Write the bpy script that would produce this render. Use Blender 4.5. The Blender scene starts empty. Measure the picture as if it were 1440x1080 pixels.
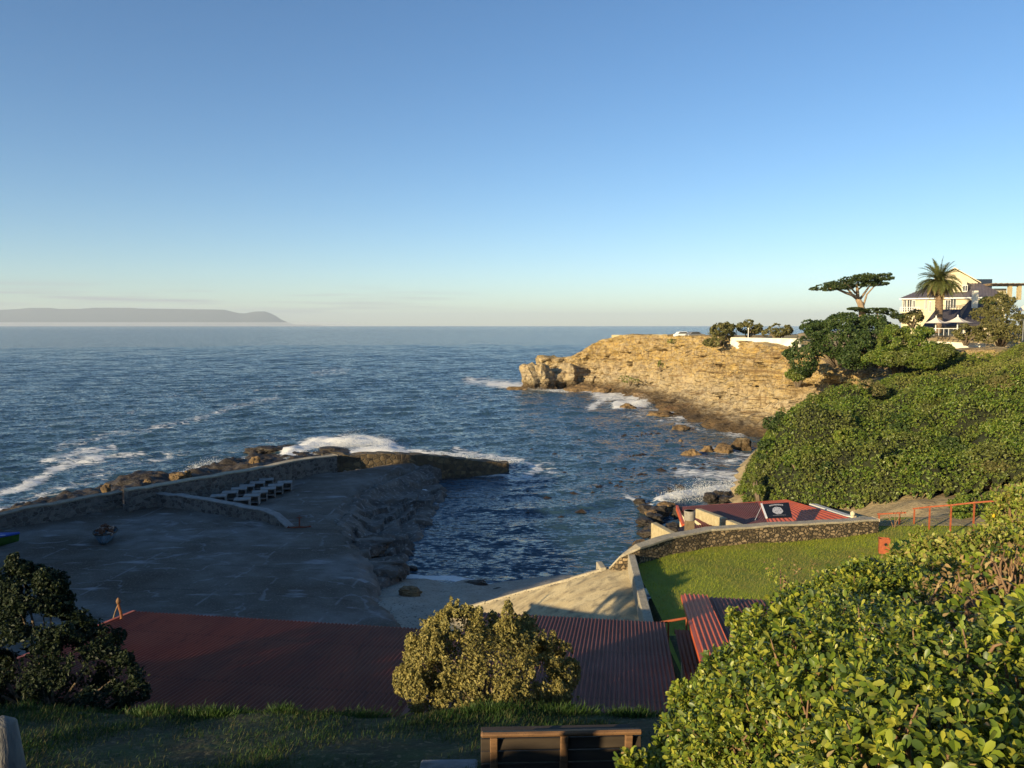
import bpy, bmesh, math, random
import numpy as np
from mathutils import Vector, Matrix

C = bpy.context.scene
COL = C.collection
rng = np.random.default_rng(7)
random.seed(7)
R = math.radians

# ------------------------------------------------------------------ camera, sky, sun, exposure
CAM_H, PITCH, F = 16.0, R(4.34), 1080.0
cam_d = bpy.data.cameras.new('camera'); cam = bpy.data.objects.new('camera', cam_d); COL.objects.link(cam)
cam.location = (0, 0, CAM_H); cam.rotation_euler = (R(90) - PITCH, 0, 0)
cam_d.sensor_width = 36; cam_d.lens = 27.0; cam_d.clip_start = 0.05; cam_d.clip_end = 120000
C.camera = cam
SUN_EL = R(13.5)
SX, SY = -0.72, -0.69                                   # horizontal direction towards the sun
SUN_AZ = math.atan2(SX, SY)
w = bpy.data.worlds.new('World'); C.world = w; w.use_nodes = True
nt = w.node_tree; N = nt.nodes; L = nt.links
bg = N['Background']; bg.inputs['Strength'].default_value = 0.086
sky = N.new('ShaderNodeTexSky'); sky.sky_type = 'NISHITA'; sky.sun_disc = False
sky.sun_elevation = SUN_EL; sky.sun_rotation = SUN_AZ
sky.air_density = 0.85; sky.dust_density = 0.12; sky.ozone_density = 2.0; sky.altitude = 10
# thin streaks of cloud low over the horizon, as part of the sky
tc = N.new('ShaderNodeTexCoord'); sep = N.new('ShaderNodeSeparateXYZ'); L.new(tc.outputs['Generated'], sep.inputs[0])
at2 = N.new('ShaderNodeMath'); at2.operation = 'ARCTAN2'; L.new(sep.outputs['X'], at2.inputs[0]); L.new(sep.outputs['Y'], at2.inputs[1])
cmb = N.new('ShaderNodeCombineXYZ'); L.new(at2.outputs[0], cmb.inputs['X']); L.new(sep.outputs['Z'], cmb.inputs['Y'])
mp = N.new('ShaderNodeMapping'); mp.inputs['Scale'].default_value = (5, 130, 1); mp.inputs['Location'].default_value = (3.1, 1.7, 0); mp.inputs['Rotation'].default_value = (0, 0, 0)
L.new(cmb.outputs[0], mp.inputs[0])
cn = N.new('ShaderNodeTexNoise'); cn.inputs['Scale'].default_value = 1.0; cn.inputs['Detail'].default_value = 5; L.new(mp.outputs[0], cn.inputs['Vector'])
cr = N.new('ShaderNodeMapRange'); cr.inputs['From Min'].default_value = 0.48; cr.inputs['From Max'].default_value = 0.72; L.new(cn.outputs['Fac'], cr.inputs['Value'])
def sky_map(sock, a, b, ta, tb):
    m = N.new('ShaderNodeMapRange'); m.interpolation_type = 'SMOOTHSTEP'
    m.inputs['From Min'].default_value = a; m.inputs['From Max'].default_value = b
    m.inputs['To Min'].default_value = ta; m.inputs['To Max'].default_value = tb
    L.new(sock, m.inputs['Value']); return m.outputs[0]
def sky_mul(a, b):
    m = N.new('ShaderNodeMath'); m.operation = 'MULTIPLY'; L.new(a, m.inputs[0])
    if isinstance(b, float): m.inputs[1].default_value = b
    else: L.new(b, m.inputs[1])
    return m.outputs[0]
band = sky_mul(sky_map(sep.outputs['Z'], 0.008, 0.018, 0, 1), sky_map(sep.outputs['Z'], 0.035, 0.055, 1, 0))
side = sky_map(at2.outputs[0], -0.25, 0.02, 1, 0)
cloud = sky_mul(sky_mul(sky_mul(band, side), cr.outputs[0]), 1.0)
mx = N.new('ShaderNodeMix'); mx.data_type = 'RGBA'; L.new(cloud, mx.inputs['Factor'])
hs = N.new('ShaderNodeHueSaturation'); hs.inputs['Saturation'].default_value = 1.16; L.new(sky.outputs[0], hs.inputs['Color'])
wb = N.new('ShaderNodeMix'); wb.data_type = 'RGBA'; wb.blend_type = 'MULTIPLY'; wb.inputs['Factor'].default_value = 1.0; L.new(hs.outputs[0], wb.inputs['A']); wb.inputs['B'].default_value = (.92, .985, 1.06, 1)
L.new(wb.outputs['Result'], mx.inputs['A']); mx.inputs['B'].default_value = (3.0, 2.9, 3.2, 1)
L.new(mx.outputs['Result'], bg.inputs['Color'])

sun_d = bpy.data.lights.new('sun', 'SUN'); sun = bpy.data.objects.new('sun', sun_d); COL.objects.link(sun)
sun_d.energy = 5.0; sun_d.angle = R(0.55); sun_d.color = (1.0, 0.80, 0.48)
sv = Vector((SX, SY, 0)).normalized() * math.cos(SUN_EL) + Vector((0, 0, math.sin(SUN_EL)))
sun.rotation_euler = sv.to_track_quat('Z', 'Y').to_euler(); sun.location = (-40, -40, 60)
C.view_settings.view_transform = 'Standard'; C.view_settings.look = 'None'
C.view_settings.exposure = 0.9; C.view_settings.gamma = 1.0; C.view_settings.use_curve_mapping = False
C.cycles.max_bounces = 6; C.cycles.diffuse_bounces = 3; C.cycles.glossy_bounces = 3; C.cycles.transmission_bounces = 3
C.cycles.volume_bounces = 0; C.cycles.transparent_max_bounces = 6

# ------------------------------------------------------------------ measuring helpers
def P(px, py, Y=None, z=None):
    """point of the place seen at photo pixel (px, py): at depth Y or at height z"""
    u = (px - 720) / F; v = -(py - 540) / F
    d = (u, math.cos(PITCH) + v * math.sin(PITCH), -math.sin(PITCH) + v * math.cos(PITCH))
    k = Y / d[1] if Y is not None else (z - CAM_H) / d[2]
    return Vector((d[0] * k, d[1] * k, CAM_H + d[2] * k))
def project(x, y, z):
    dz = z - CAM_H
    fw = y * math.cos(PITCH) - dz * math.sin(PITCH); up = y * math.sin(PITCH) + dz * math.cos(PITCH)
    return 720 + F * x / fw, 540 - F * up / fw

# ------------------------------------------------------------------ noise in numpy
def _h(ix, iy, iz, s):
    n = (ix.astype(np.int64) * 374761393 + iy.astype(np.int64) * 668265263 + iz.astype(np.int64) * 1440662683 + s * 69069) & 0xffffffff
    n = ((n ^ (n >> 13)) * 1274126177) & 0xffffffff
    n = ((n ^ (n >> 15)) * 2246822519) & 0xffffffff
    return ((n ^ (n >> 16)) & 0xffff) / 65535.0
def vnoise(x, y, z, s=0):
    x, y, z = np.broadcast_arrays(np.asarray(x, float), np.asarray(y, float), np.asarray(z, float))
    ix, iy, iz = np.floor(x), np.floor(y), np.floor(z)
    fx, fy, fz = x - ix, y - iy, z - iz
    fx, fy, fz = [f * f * (3 - 2 * f) for f in (fx, fy, fz)]
    r = 0
    for a in (0, 1):
        for b in (0, 1):
            for c in (0, 1):
                r = r + _h(ix + a, iy + b, iz + c, s) * (fx if a else 1 - fx) * (fy if b else 1 - fy) * (fz if c else 1 - fz)
    return r * 2 - 1
def fbm(x, y, z, sc=1.0, oct=4, s=0, gain=0.5):
    r = 0; a = 1.0; f = sc
    for o in range(oct):
        r = r + a * vnoise(np.asarray(x) * f, np.asarray(y) * f, np.asarray(z) * f, s + o * 17); a *= gain; f *= 2.03
    return r
def sstep(a, b, x):
    t = np.clip((np.asarray(x, float) - a) / (b - a), 0, 1); return t * t * (3 - 2 * t)
def inside(poly, x, y):
    x = np.asarray(x); y = np.asarray(y); r = np.zeros(x.shape, bool); n = len(poly)
    for i in range(n):
        x0, y0 = poly[i][0], poly[i][1]; x1, y1 = poly[(i + 1) % n][0], poly[(i + 1) % n][1]
        c = ((y0 > y) != (y1 > y)) & (x < (x1 - x0) * (y - y0) / ((y1 - y0) or 1e-9) + x0); r ^= c
    return r
def segdist(pts, x, y):
    d = np.full(np.shape(x), 1e9)
    for (x0, y0), (x1, y1) in zip(pts[:-1], pts[1:]):
        dx, dy = x1 - x0, y1 - y0; t = np.clip(((x - x0) * dx + (y - y0) * dy) / (dx * dx + dy * dy + 1e-9), 0, 1)
        d = np.minimum(d, np.hypot(x - x0 - t * dx, y - y0 - t * dy))
    return d

# ------------------------------------------------------------------ object helpers
def link(o, parent=None):
    COL.objects.link(o)
    if parent is not None: o.parent = parent
    return o
def tag(o, label=None, cat=None, group=None, kind=None):
    if label: o['label'] = label
    if cat: o['category'] = cat
    if group: o['group'] = group
    if kind: o['kind'] = kind
    return o
def thing(name, label, cat, loc=(0, 0, 0), rz=0.0, group=None):
    o = bpy.data.objects.new(name, None); o.empty_display_size = 0.2; COL.objects.link(o)
    o.location = loc; o.rotation_euler = (0, 0, rz); return tag(o, label, cat, group)
def copy_tree(o, parent=None):
    c = o.copy(); COL.objects.link(c)
    if parent is not None: c.parent = parent
    for ch in list(o.children): copy_tree(ch, c)
    return c
def raw_mesh(name, verts, faces, mat, parent=None, smooth=False, k=None):
    """verts (n,3) array; faces: (m,k) int array"""
    verts = np.asarray(verts, np.float32); faces = np.asarray(faces, np.int32)
    me = bpy.data.meshes.new(name); me.vertices.add(len(verts)); me.vertices.foreach_set('co', verts.ravel())
    kk = faces.shape[1]; me.loops.add(faces.size); me.loops.foreach_set('vertex_index', faces.ravel())
    me.polygons.add(len(faces)); me.polygons.foreach_set('loop_start', np.arange(0, faces.size, kk, dtype=np.int32))
    me.polygons.foreach_set('loop_total', np.full(len(faces), kk, np.int32))
    if smooth: me.polygons.foreach_set('use_smooth', np.ones(len(faces), bool))
    me.update(calc_edges=True); me.validate()
    if mat: me.materials.append(mat)
    return link(bpy.data.objects.new(name, me), parent)
def grid_faces(nr, nc):
    a = np.arange(nr * nc).reshape(nr, nc)
    return np.stack([a[:-1, :-1], a[:-1, 1:], a[1:, 1:], a[1:, :-1]], -1).reshape(-1, 4)
def heightfield(name, x0, x1, y0, y1, step, fn, mat, parent=None, mask=None):
    xs = np.arange(x0, x1 + step * .5, step); ys = np.arange(y0, y1 + step * .5, step)
    X, Y = np.meshgrid(xs, ys); Z = fn(X, Y)
    f = grid_faces(len(ys), len(xs)); V = np.stack([X, Y, Z], -1).reshape(-1, 3)
    if mask is not None:
        m = mask(X, Y).ravel(); f = f[m[f].all(1)]
        used = np.unique(f); re = np.zeros(len(V), int); re[used] = np.arange(len(used)); V = V[used]; f = re[f]
    return raw_mesh(name, V, f, mat, parent, smooth=True)

class MB:
    def __init__(s): s.v = []; s.f = []
    def add(s, vs, fs):
        n = len(s.v); s.v += [tuple(v) for v in vs]; s.f += [tuple(i + n for i in f) for f in fs]; return s
    def box(s, c, size, rz=0.0, rx=0.0, ry=0.0):
        m = Matrix.Translation(Vector(c)) @ Matrix.Rotation(rz, 4, 'Z') @ Matrix.Rotation(rx, 4, 'X') @ Matrix.Rotation(ry, 4, 'Y')
        a, b, d = [q / 2 for q in size]
        vs = [m @ Vector((x, y, z)) for z in (-d, d) for y in (-b, b) for x in (-a, a)]
        return s.add(vs, [(0, 2, 3, 1), (4, 5, 7, 6), (0, 1, 5, 4), (2, 6, 7, 3), (0, 4, 6, 2), (1, 3, 7, 5)])
    def beam(s, a, b, wd, ht, up=(0, 0, 1)):
        a, b = Vector(a), Vector(b); d = (b - a).normalized(); sd = d.cross(Vector(up)).normalized(); u = sd.cross(d)
        vs = [p + sd * (i * wd / 2) + u * (j * ht / 2) for p in (a, b) for (i, j) in ((-1, -1), (1, -1), (1, 1), (-1, 1))]
        return s.add(vs, [(0, 1, 2, 3), (7, 6, 5, 4), (0, 4, 5, 1), (1, 5, 6, 2), (2, 6, 7, 3), (3, 7, 4, 0)])
    def tube(s, pts, rad, seg=8, cap=True):
        pts = [Vector(p) for p in pts]; n = len(pts); rad = [rad] * n if isinstance(rad, (int, float)) else rad
        vs = []; ref = Vector((0.13, 0.21, 0.97))
        for i, p in enumerate(pts):
            d = (pts[min(i + 1, n - 1)] - pts[max(i - 1, 0)]).normalized()
            if abs(d.dot(ref)) > .95: ref = Vector((0.97, 0.1, 0.05))
            sd = d.cross(ref).normalized(); u = sd.cross(d)
            vs += [p + (sd * math.cos(t) + u * math.sin(t)) * rad[i] for t in [2 * math.pi * k / seg for k in range(seg)]]
        fs = [(i * seg + k, i * seg + (k + 1) % seg, (i + 1) * seg + (k + 1) % seg, (i + 1) * seg + k) for i in range(n - 1) for k in range(seg)]
        if cap: fs += [tuple(range(seg))[::-1], tuple((n - 1) * seg + k for k in range(seg))]
        return s.add(vs, fs)
    def lathe(s, c, prof, seg=16):
        c = Vector(c)
        return s.tube([c + Vector((0, 0, z)) for r, z in prof], [max(r, 1e-4) for r, z in prof], seg)
    def prism(s, poly, z0, z1):
        """poly: list of (x, y) counter-clockwise; z0/z1 number or list"""
        n = len(poly); a = z0 if isinstance(z0, (list, tuple)) else [z0] * n; b = z1 if isinstance(z1, (list, tuple)) else [z1] * n
        vs = [(p[0], p[1], q) for p, q in zip(poly, a)] + [(p[0], p[1], q) for p, q in zip(poly, b)]
        fs = [tuple(range(n))[::-1], tuple(range(n, 2 * n))] + [(i, (i + 1) % n, n + (i + 1) % n, n + i) for i in range(n)]
        return s.add(vs, fs)
    def build(s, name, mat, parent=None, bevel=0.0, smooth=False):
        me = bpy.data.meshes.new(name); me.from_pydata(s.v, [], s.f); me.update()
        if bevel:
            bm = bmesh.new(); bm.from_mesh(me); bmesh.ops.bevel(bm, geom=bm.edges[:], offset=bevel, segments=1, affect='EDGES', clamp_overlap=True); bm.to_mesh(me); bm.free()
        if smooth:
            for p in me.polygons: p.use_smooth = True
        if mat: me.materials.append(mat)
        return link(bpy.data.objects.new(name, me), parent)

# ------------------------------------------------------------------ materials
def new_mat(name):
    m = bpy.data.materials.new(name); m.use_nodes = True
    return m, m.node_tree, m.node_tree.nodes['Principled BSDF']
def ramp(nt, sock, stops):
    r = nt.nodes.new('ShaderNodeValToRGB'); e = r.color_ramp.elements
    while len(e) < len(stops): e.new(0.5)
    for i, (p, c) in enumerate(stops): e[i].position = p; e[i].color = (*c, 1)
    nt.links.new(sock, r.inputs[0]); return r.outputs[0]
def noise_node(nt, scale, detail=5, stretch=(1, 1, 1), rough=0.55, rz=0.0, kind='noise', coord=None, dist=0.0):
    g = nt.nodes.new('ShaderNodeNewGeometry'); m = nt.nodes.new('ShaderNodeMapping'); m.inputs['Scale'].default_value = stretch; m.inputs['Rotation'].default_value = (0, 0, rz)
    nt.links.new(coord or g.outputs['Position'], m.inputs['Vector'])
    if kind == 'noise':
        t = nt.nodes.new('ShaderNodeTexNoise'); t.inputs['Scale'].default_value = scale; t.inputs['Detail'].default_value = detail; t.inputs['Roughness'].default_value = rough; t.inputs['Distortion'].default_value = dist
    else:
        t = nt.nodes.new('ShaderNodeTexVoronoi'); t.inputs['Scale'].default_value = scale; t.feature = kind
    nt.links.new(m.outputs[0], t.inputs['Vector']); return t
def mixc(nt, fac, a, b, mode='MIX'):
    m = nt.nodes.new('ShaderNodeMix'); m.data_type = 'RGBA'; m.blend_type = mode
    for s, v in (('Factor', fac), ('A', a), ('B', b)):
        k = m.inputs[s] if s != 'Factor' else m.inputs[0]
        if s == 'A': k = m.inputs[6]
        if s == 'B': k = m.inputs[7]
        if isinstance(v, (int, float)): k.default_value = v
        elif isinstance(v, tuple): k.default_value = (*v, 1)
        else: nt.links.new(v, k)
    return m.outputs[2]
def mrange(nt, sock, a, b, ta=0.0, tb=1.0):
    m = nt.nodes.new('ShaderNodeMapRange'); m.inputs[1].default_value = a; m.inputs[2].default_value = b; m.inputs[3].default_value = ta; m.inputs[4].default_value = tb
    nt.links.new(sock, m.inputs[0]); return m.outputs[0]
def bump(nt, bs, sock, strength=0.5, dist=0.05, prev=None):
    b = nt.nodes.new('ShaderNodeBump'); b.inputs['Strength'].default_value = strength; b.inputs['Distance'].default_value = dist
    nt.links.new(sock, b.inputs['Height'])
    if prev: nt.links.new(prev, b.inputs['Normal'])
    nt.links.new(b.outputs[0], bs.inputs['Normal']); return b.outputs[0]
def simple(name, c1, c2=None, scale=6.0, rough=0.7, bstr=0.3, bdist=0.02, metal=0.0, detail=5, stretch=(1, 1, 1), spec=0.3, speck=None, rz=0.0):
    m, nt, b = new_mat(name); c2 = c2 or tuple(q * .7 for q in c1)
    n = noise_node(nt, scale, detail, stretch, rz=rz)
    col = ramp(nt, n.outputs['Fac'], [(0.32, c2), (0.68, c1)])
    if speck:
        n2 = noise_node(nt, scale * 6, 3); col = mixc(nt, mrange(nt, n2.outputs['Fac'], .56, .68), col, speck)
    nt.links.new(col, b.inputs['Base Color']); b.inputs['Roughness'].default_value = rough; b.inputs['Metallic'].default_value = metal
    b.inputs['Specular IOR Level'].default_value = spec
    if bstr:
        n3 = noise_node(nt, scale * 4, 4, stretch, rz=rz); bump(nt, b, n3.outputs['Fac'], bstr, bdist)
    return m
def rubble(name, stone1, stone2, mortar, scale=5.0, gap=0.08):
    m, nt, b = new_mat(name)
    wv = noise_node(nt, scale * .8, 3); gq = nt.nodes.new('ShaderNodeNewGeometry'); va = nt.nodes.new('ShaderNodeVectorMath'); va.operation = 'MULTIPLY_ADD'; nt.links.new(wv.outputs['Color'], va.inputs[0]); va.inputs[1].default_value = (.9 / scale,) * 3; nt.links.new(gq.outputs['Position'], va.inputs[2])
    d = noise_node(nt, scale, stretch=(1, 1, 1.35), kind='DISTANCE_TO_EDGE', coord=va.outputs[0]); c = noise_node(nt, scale, stretch=(1, 1, 1.35), kind='F1', coord=va.outputs[0])
    n = noise_node(nt, scale * 3, 4)
    sp = nt.nodes.new('ShaderNodeSeparateColor'); nt.links.new(c.outputs['Color'], sp.inputs[0])
    col = ramp(nt, sp.outputs[0], [(0.1, stone2), (0.55, stone1), (0.95, tuple(min(1, q * 1.5) for q in stone1))])
    col = mixc(nt, mrange(nt, n.outputs['Fac'], .35, .7, 0, .5), col, stone2)
    f = mrange(nt, d.outputs['Distance'], gap * .3, gap)
    col = mixc(nt, f, mortar, col)
    nt.links.new(col, b.inputs['Base Color']); b.inputs['Roughness'].default_value = 0.85; b.inputs['Specular IOR Level'].default_value = 0.25
    pv = bump(nt, b, f, 0.9, 0.06); bump(nt, b, n.outputs['Fac'], 0.4, 0.03, pv)
    return m
def foliage_mat(name, cols, trans=0.25, rough=0.55, spec=0.25, patch=None):
    """leaf colours vary from leaf to leaf (and by large patches of growth)"""
    m, nt, b = new_mat(name)
    g = nt.nodes.new('ShaderNodeNewGeometry')
    k = len(cols); col = ramp(nt, g.outputs['Random Per Island'], [((i + .5) / k, c) for i, c in enumerate(cols)])
    if patch:
        n = noise_node(nt, patch[0], 3); col = mixc(nt, mrange(nt, n.outputs['Fac'], .45, .62, 0, patch[2]), col, patch[1])
    nt.links.new(col, b.inputs['Base Color']); b.inputs['Roughness'].default_value = rough; b.inputs['Specular IOR Level'].default_value = spec
    t = nt.nodes.new('ShaderNodeBsdfTranslucent'); nt.links.new(col, t.inputs['Color'])
    x = nt.nodes.new('ShaderNodeMixShader'); x.inputs[0].default_value = trans
    nt.links.new(b.outputs[0], x.inputs[1]); nt.links.new(t.outputs[0], x.inputs[2])
    nt.links.new(x.outputs[0], nt.nodes['Material Output'].inputs['Surface'])
    return m
# ------------------------------------------------------------------ leaves
T_DIA = (np.array([(0, -.5, 0), (.3, 0, .1), (0, .5, -.02), (-.3, 0, .1)]), np.array([(0, 1, 2, 3)]))
T_SPRIG = (np.array([(0, -.5, 0), (.22, 0, .1), (0, .5, 0), (-.22, 0, .1), (-.45, -.1, .1), (0, .12, .3), (.45, -.05, .12), (0, -.2, -.1)]), np.array([(0, 1, 2, 3), (4, 5, 6, 7)]))
T_LEAF = (np.array([(0, 0, 0), (.10, .25, .03), (.24, .6, .07), (.19, .88, .05), (0, 1, -.02), (-.19, .88, .05), (-.24, .6, .07), (-.10, .25, .03), (0, .3, -.01), (0, .66, .02)]),
          np.array([(0, 1, 8, 7), (1, 2, 9, 8), (8, 9, 6, 7), (2, 3, 4, 9), (9, 4, 5, 6)]))
T_BLADE = (np.array([(-.05, 0, 0), (.05, 0, 0), (.035, .14, .55), (-.035, .14, .55), (.004, .4, .95), (-.004, .4, .95)]), np.array([(0, 1, 2, 3), (3, 2, 4, 5)]))
def leaves(name, pos, nrm, size, tmpl, mat, parent=None, spread=0.5, tang=None):
    pos = np.asarray(pos, float); n = len(pos); nrm = np.asarray(nrm, float) + rng.normal(0, spread, (n, 3))
    nrm /= np.linalg.norm(nrm, axis=1, keepdims=True) + 1e-9
    t = rng.normal(0, 1, (n, 3)) if tang is None else np.asarray(tang, float)
    t = t - nrm * (t * nrm).sum(1, keepdims=True); t /= np.linalg.norm(t, axis=1, keepdims=True) + 1e-9
    s = np.cross(t, nrm); T, Fc = tmpl
    size = np.broadcast_to(np.asarray(size, float), (n,))
    V = pos[:, None] + size[:, None, None] * (s[:, None] * T[None, :, 0, None] + t[:, None] * T[None, :, 1, None] + nrm[:, None] * T[None, :, 2, None])
    Fa = (np.arange(n)[:, None, None] * len(T) + Fc[None]).reshape(-1, Fc.shape[1])
    return raw_mesh(name, V.reshape(-1, 3), Fa, mat, parent, smooth=False)
def blob_points(lobes, n, shell=0.35, up=0.35, gap=0.0, gsc=1.2, seed=0, zmin=None):
    """points spread through the outer part of a set of lobes, with their outward directions"""
    lobes = [(np.array(c, float), np.array(r if hasattr(r, '__len__') else (r, r, r), float)) for c, r in lobes]
    wts = np.array([np.prod(r) ** (2 / 3) for c, r in lobes]); idx = rng.choice(len(lobes), n, p=wts / wts.sum())
    Cc = np.array([c for c, r in lobes])[idx]; Rr = np.array([r for c, r in lobes])[idx]
    d = rng.normal(0, 1, (n, 3)); d /= np.linalg.norm(d, axis=1, keepdims=True)
    k = 1 - shell * rng.random(n) ** 1.6 + rng.normal(0, .05, n)
    p = Cc + d * Rr * k[:, None]
    keep = np.ones(n, bool)
    for c, r in lobes: keep &= ~((((p - c) / r) ** 2).sum(1) < 0.5)
    if gap: keep &= fbm(p[:, 0], p[:, 1], p[:, 2], gsc, 2, seed) > gap - 1
    if zmin is not None: keep &= p[:, 2] > zmin
    nr = d / Rr; nr /= np.linalg.norm(nr, axis=1, keepdims=True); nr = nr + np.array([0, 0, up])
    return p[keep], nr[keep]
def lumpy(c, r, n, rr, seed):
    """a crown: one core and n smaller lobes round its surface"""
    g = np.random.default_rng(seed); out = [(c, tuple(q * .82 for q in r))]
    for i in range(n):
        d = g.normal(0, 1, 3); d[2] = abs(d[2]) * .9 - .15; d /= np.linalg.norm(d)
        k = g.uniform(*rr); out.append((tuple(np.array(c) + d * np.array(r) * .78), (k * g.uniform(.8, 1.2), k * g.uniform(.8, 1.2), k * g.uniform(.6, .9))))
    return out
# ------------------------------------------------------------------ palette
M_BANK = simple('bank_soil', (.045, .06, .018), (.035, .03, .016), 1.6, .95, .6, .06, speck=(.12, .10, .05))
M_LAWN = simple('lawn_turf', (.24, .27, .025), (.16, .19, .02), 1.3, .9, .6, .03, speck=(.20, .24, .05))
M_GRASS = foliage_mat('grass_blades', [(.022, .06, .012), (.036, .08, .014), (.055, .10, .02), (.11, .10, .04)], .3, .6, .2)
M_LAWNGRASS = foliage_mat('lawn_blades', [(.23, .30, .02), (.31, .36, .025), (.35, .38, .03), (.33, .30, .06)], .35, .6, .2, patch=(.45, (.27, .21, .08), .85))
M_THICKET = foliage_mat('thicket_leaves', [(.050, .090, .012), (.090, .150, .018), (.140, .200, .025), (.20, .23, .04)], .2, .45, .35, patch=(.35, (.13, .11, .045), .45))
M_DARKLEAF = foliage_mat('dark_evergreen_leaves', [(.022, .045, .012), (.035, .065, .016), (.055, .09, .02), (.08, .11, .03)], .15, .5, .3)
M_CYPRESS = foliage_mat('cypress_needles', [(.025, .045, .012), (.045, .07, .02), (.07, .085, .03)], .15, .6, .2)
M_OLIVE = foliage_mat('olive_leaves', [(.10, .10, .035), (.16, .15, .05), (.22, .19, .07), (.12, .13, .04)], .25, .55, .25)
M_SILVER = foliage_mat('silvery_leaves', [(.22, .195, .065), (.33, .28, .085), (.43, .36, .12), (.17, .165, .05)], .3, .55, .25)
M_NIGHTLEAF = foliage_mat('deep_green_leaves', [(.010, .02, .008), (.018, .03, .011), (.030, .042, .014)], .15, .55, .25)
M_BITOU = foliage_mat('bitou_leaves', [(.06, .10, .016), (.14, .20, .022), (.25, .29, .03), (.36, .35, .045), (.09, .13, .03)], .27, .42, .4)
M_BITOU2 = foliage_mat('bitou_pale_leaves', [(.16, .22, .03), (.24, .29, .04), (.32, .33, .06), (.30, .25, .07)], .28, .45, .35)
M_DRYLEAF = foliage_mat('dry_leaves', [(.30, .20, .08), (.22, .14, .06), (.36, .27, .12)], .2, .7, .2)
M_FLOWER = simple('yellow_petals', (.85, .55, .02), (.8, .45, .02), 20, .6, 0)
M_BARK = simple('grey_brown_bark', (.20, .15, .10), (.10, .075, .05), 9, .9, .8, .03, stretch=(1, 1, .3))
M_TWIG = simple('twig_bark', (.24, .15, .08), (.14, .08, .045), 25, .85, .5, .004, stretch=(1, 1, .4))
M_CLIFFTREEBARK = simple('pale_cypress_bark', (.38, .28, .18), (.20, .14, .09), 5, .9, .6, .05, stretch=(1, 1, .4))
M_PALMBARK = simple('palm_trunk_bark', (.26, .18, .11), (.14, .09, .055), 3, .95, .9, .08, stretch=(1, 1, 3))
M_FROND = foliage_mat('palm_frond_green', [(.06, .08, .02), (.10, .12, .03), (.15, .15, .045)], .2, .5, .3)
M_FROND_OLD = foliage_mat('palm_frond_old', [(.20, .16, .07), (.28, .21, .09)], .2, .6, .2)
M_REDROOF = simple('red_roof_paint', (.24, .034, .026), (.17, .026, .022), .7, .6, .25, .004, spec=.12, stretch=(2.5, .35, 1), rz=.15)
M_MAROON = simple('faded_maroon_roof_paint', (.20, .058, .065), (.145, .042, .05), .8, .6, .25, .004, spec=.14, stretch=(3, .3, 1), rz=.15)
def roof_paint(name, c1, c2, faded, rust=(.13, .05, .025)):
    m, nt, b = new_mat(name)
    n1 = noise_node(nt, .6, 4, (2.2, .3, 1), rz=.15); n2 = noise_node(nt, .45, 5); n3 = noise_node(nt, 2.6, 5, (3.0, .35, 1), rz=.15); n4 = noise_node(nt, 14, 3)
    col = ramp(nt, n1.outputs['Fac'], [(.35, c2), (.62, c1)]); col = mixc(nt, mrange(nt, n2.outputs['Fac'], .45, .66, 0, .6), col, faded)
    col = mixc(nt, mrange(nt, n3.outputs['Fac'], .58, .70, 0, .55), col, tuple(q * .55 for q in c2)); col = mixc(nt, mrange(nt, n4.outputs['Fac'], .64, .72, 0, .7), col, rust)
    g = nt.nodes.new('ShaderNodeNewGeometry'); s = nt.nodes.new('ShaderNodeSeparateXYZ'); nt.links.new(g.outputs['Position'], s.inputs[0])       # dark line where one row of sheets laps the next
    ad = nt.nodes.new('ShaderNodeMath'); ad.operation = 'MULTIPLY_ADD'; nt.links.new(s.outputs['X'], ad.inputs[0]); ad.inputs[1].default_value = .1495; nt.links.new(s.outputs['Y'], ad.inputs[2])
    md = nt.nodes.new('ShaderNodeMath'); md.operation = 'PINGPONG'; nt.links.new(ad.outputs[0], md.inputs[0]); md.inputs[1].default_value = 1.55
    col = mixc(nt, mrange(nt, md.outputs[0], 0, .035, .65, 0), col, tuple(q * .35 for q in c2))
    nt.links.new(col, b.inputs['Base Color']); b.inputs['Roughness'].default_value = .6; b.inputs['Specular IOR Level'].default_value = .13; bump(nt, b, n4.outputs['Fac'], .25, .004); return m
M_REDROOF = roof_paint('red_roof_paint', (.19, .040, .020), (.13, .028, .017), (.20, .06, .034)); M_MAROON = roof_paint('faded_maroon_roof_paint', (.17, .055, .045), (.12, .040, .034), (.20, .09, .078))
M_ORANGE = simple('roof_orange', (.58, .11, .03), (.45, .08, .025), 1.2, .5, .25, .004, spec=.35)
M_BRONZE = simple('rusty_bronze_paint', (.26, .10, .035), (.12, .05, .025), 14, .7, .5, .006)
M_RUSTPAINT = simple('orange_red_railing_paint', (.36, .095, .035), (.24, .06, .025), 8, .6, .3, .004)
M_CREAM = simple('cream_render', (.64, .56, .38), (.56, .48, .32), 1.5, .9, .4, .02)
M_WHITEWALL = simple('white_painted_wall', (.78, .74, .64), (.66, .60, .48), .8, .85, .3, .02)
M_PLASTER = simple('cream_plaster_parapet', (.50, .42, .25), (.36, .29, .16), 3, .9, .6, .03, speck=(.25, .2, .12))  # cream plaster of the parapets and pillars
M_SLATE = simple('dark_slate_roof', (.075, .065, .075), (.045, .04, .05), 2.5, .7, .5, .02, speck=(.11, .1, .1))
M_METALROOF = simple('grey_violet_metal_roof', (.12, .105, .12), (.09, .08, .095), 1.0, .45, .15, .01, spec=.4)
M_GLASS = simple('dark_window_glass', (.05, .055, .06), (.035, .04, .045), 1, .08, 0, spec=.6)
M_DARKBLUE = simple('blue_black_cladding', (.03, .045, .075), (.022, .033, .055), 1, .35, 0, spec=.5)
M_TIMBER = simple('weathered_timber', (.26, .19, .12), (.16, .11, .07), 6, .85, .6, .01, stretch=(.25, 1, 1))
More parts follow.
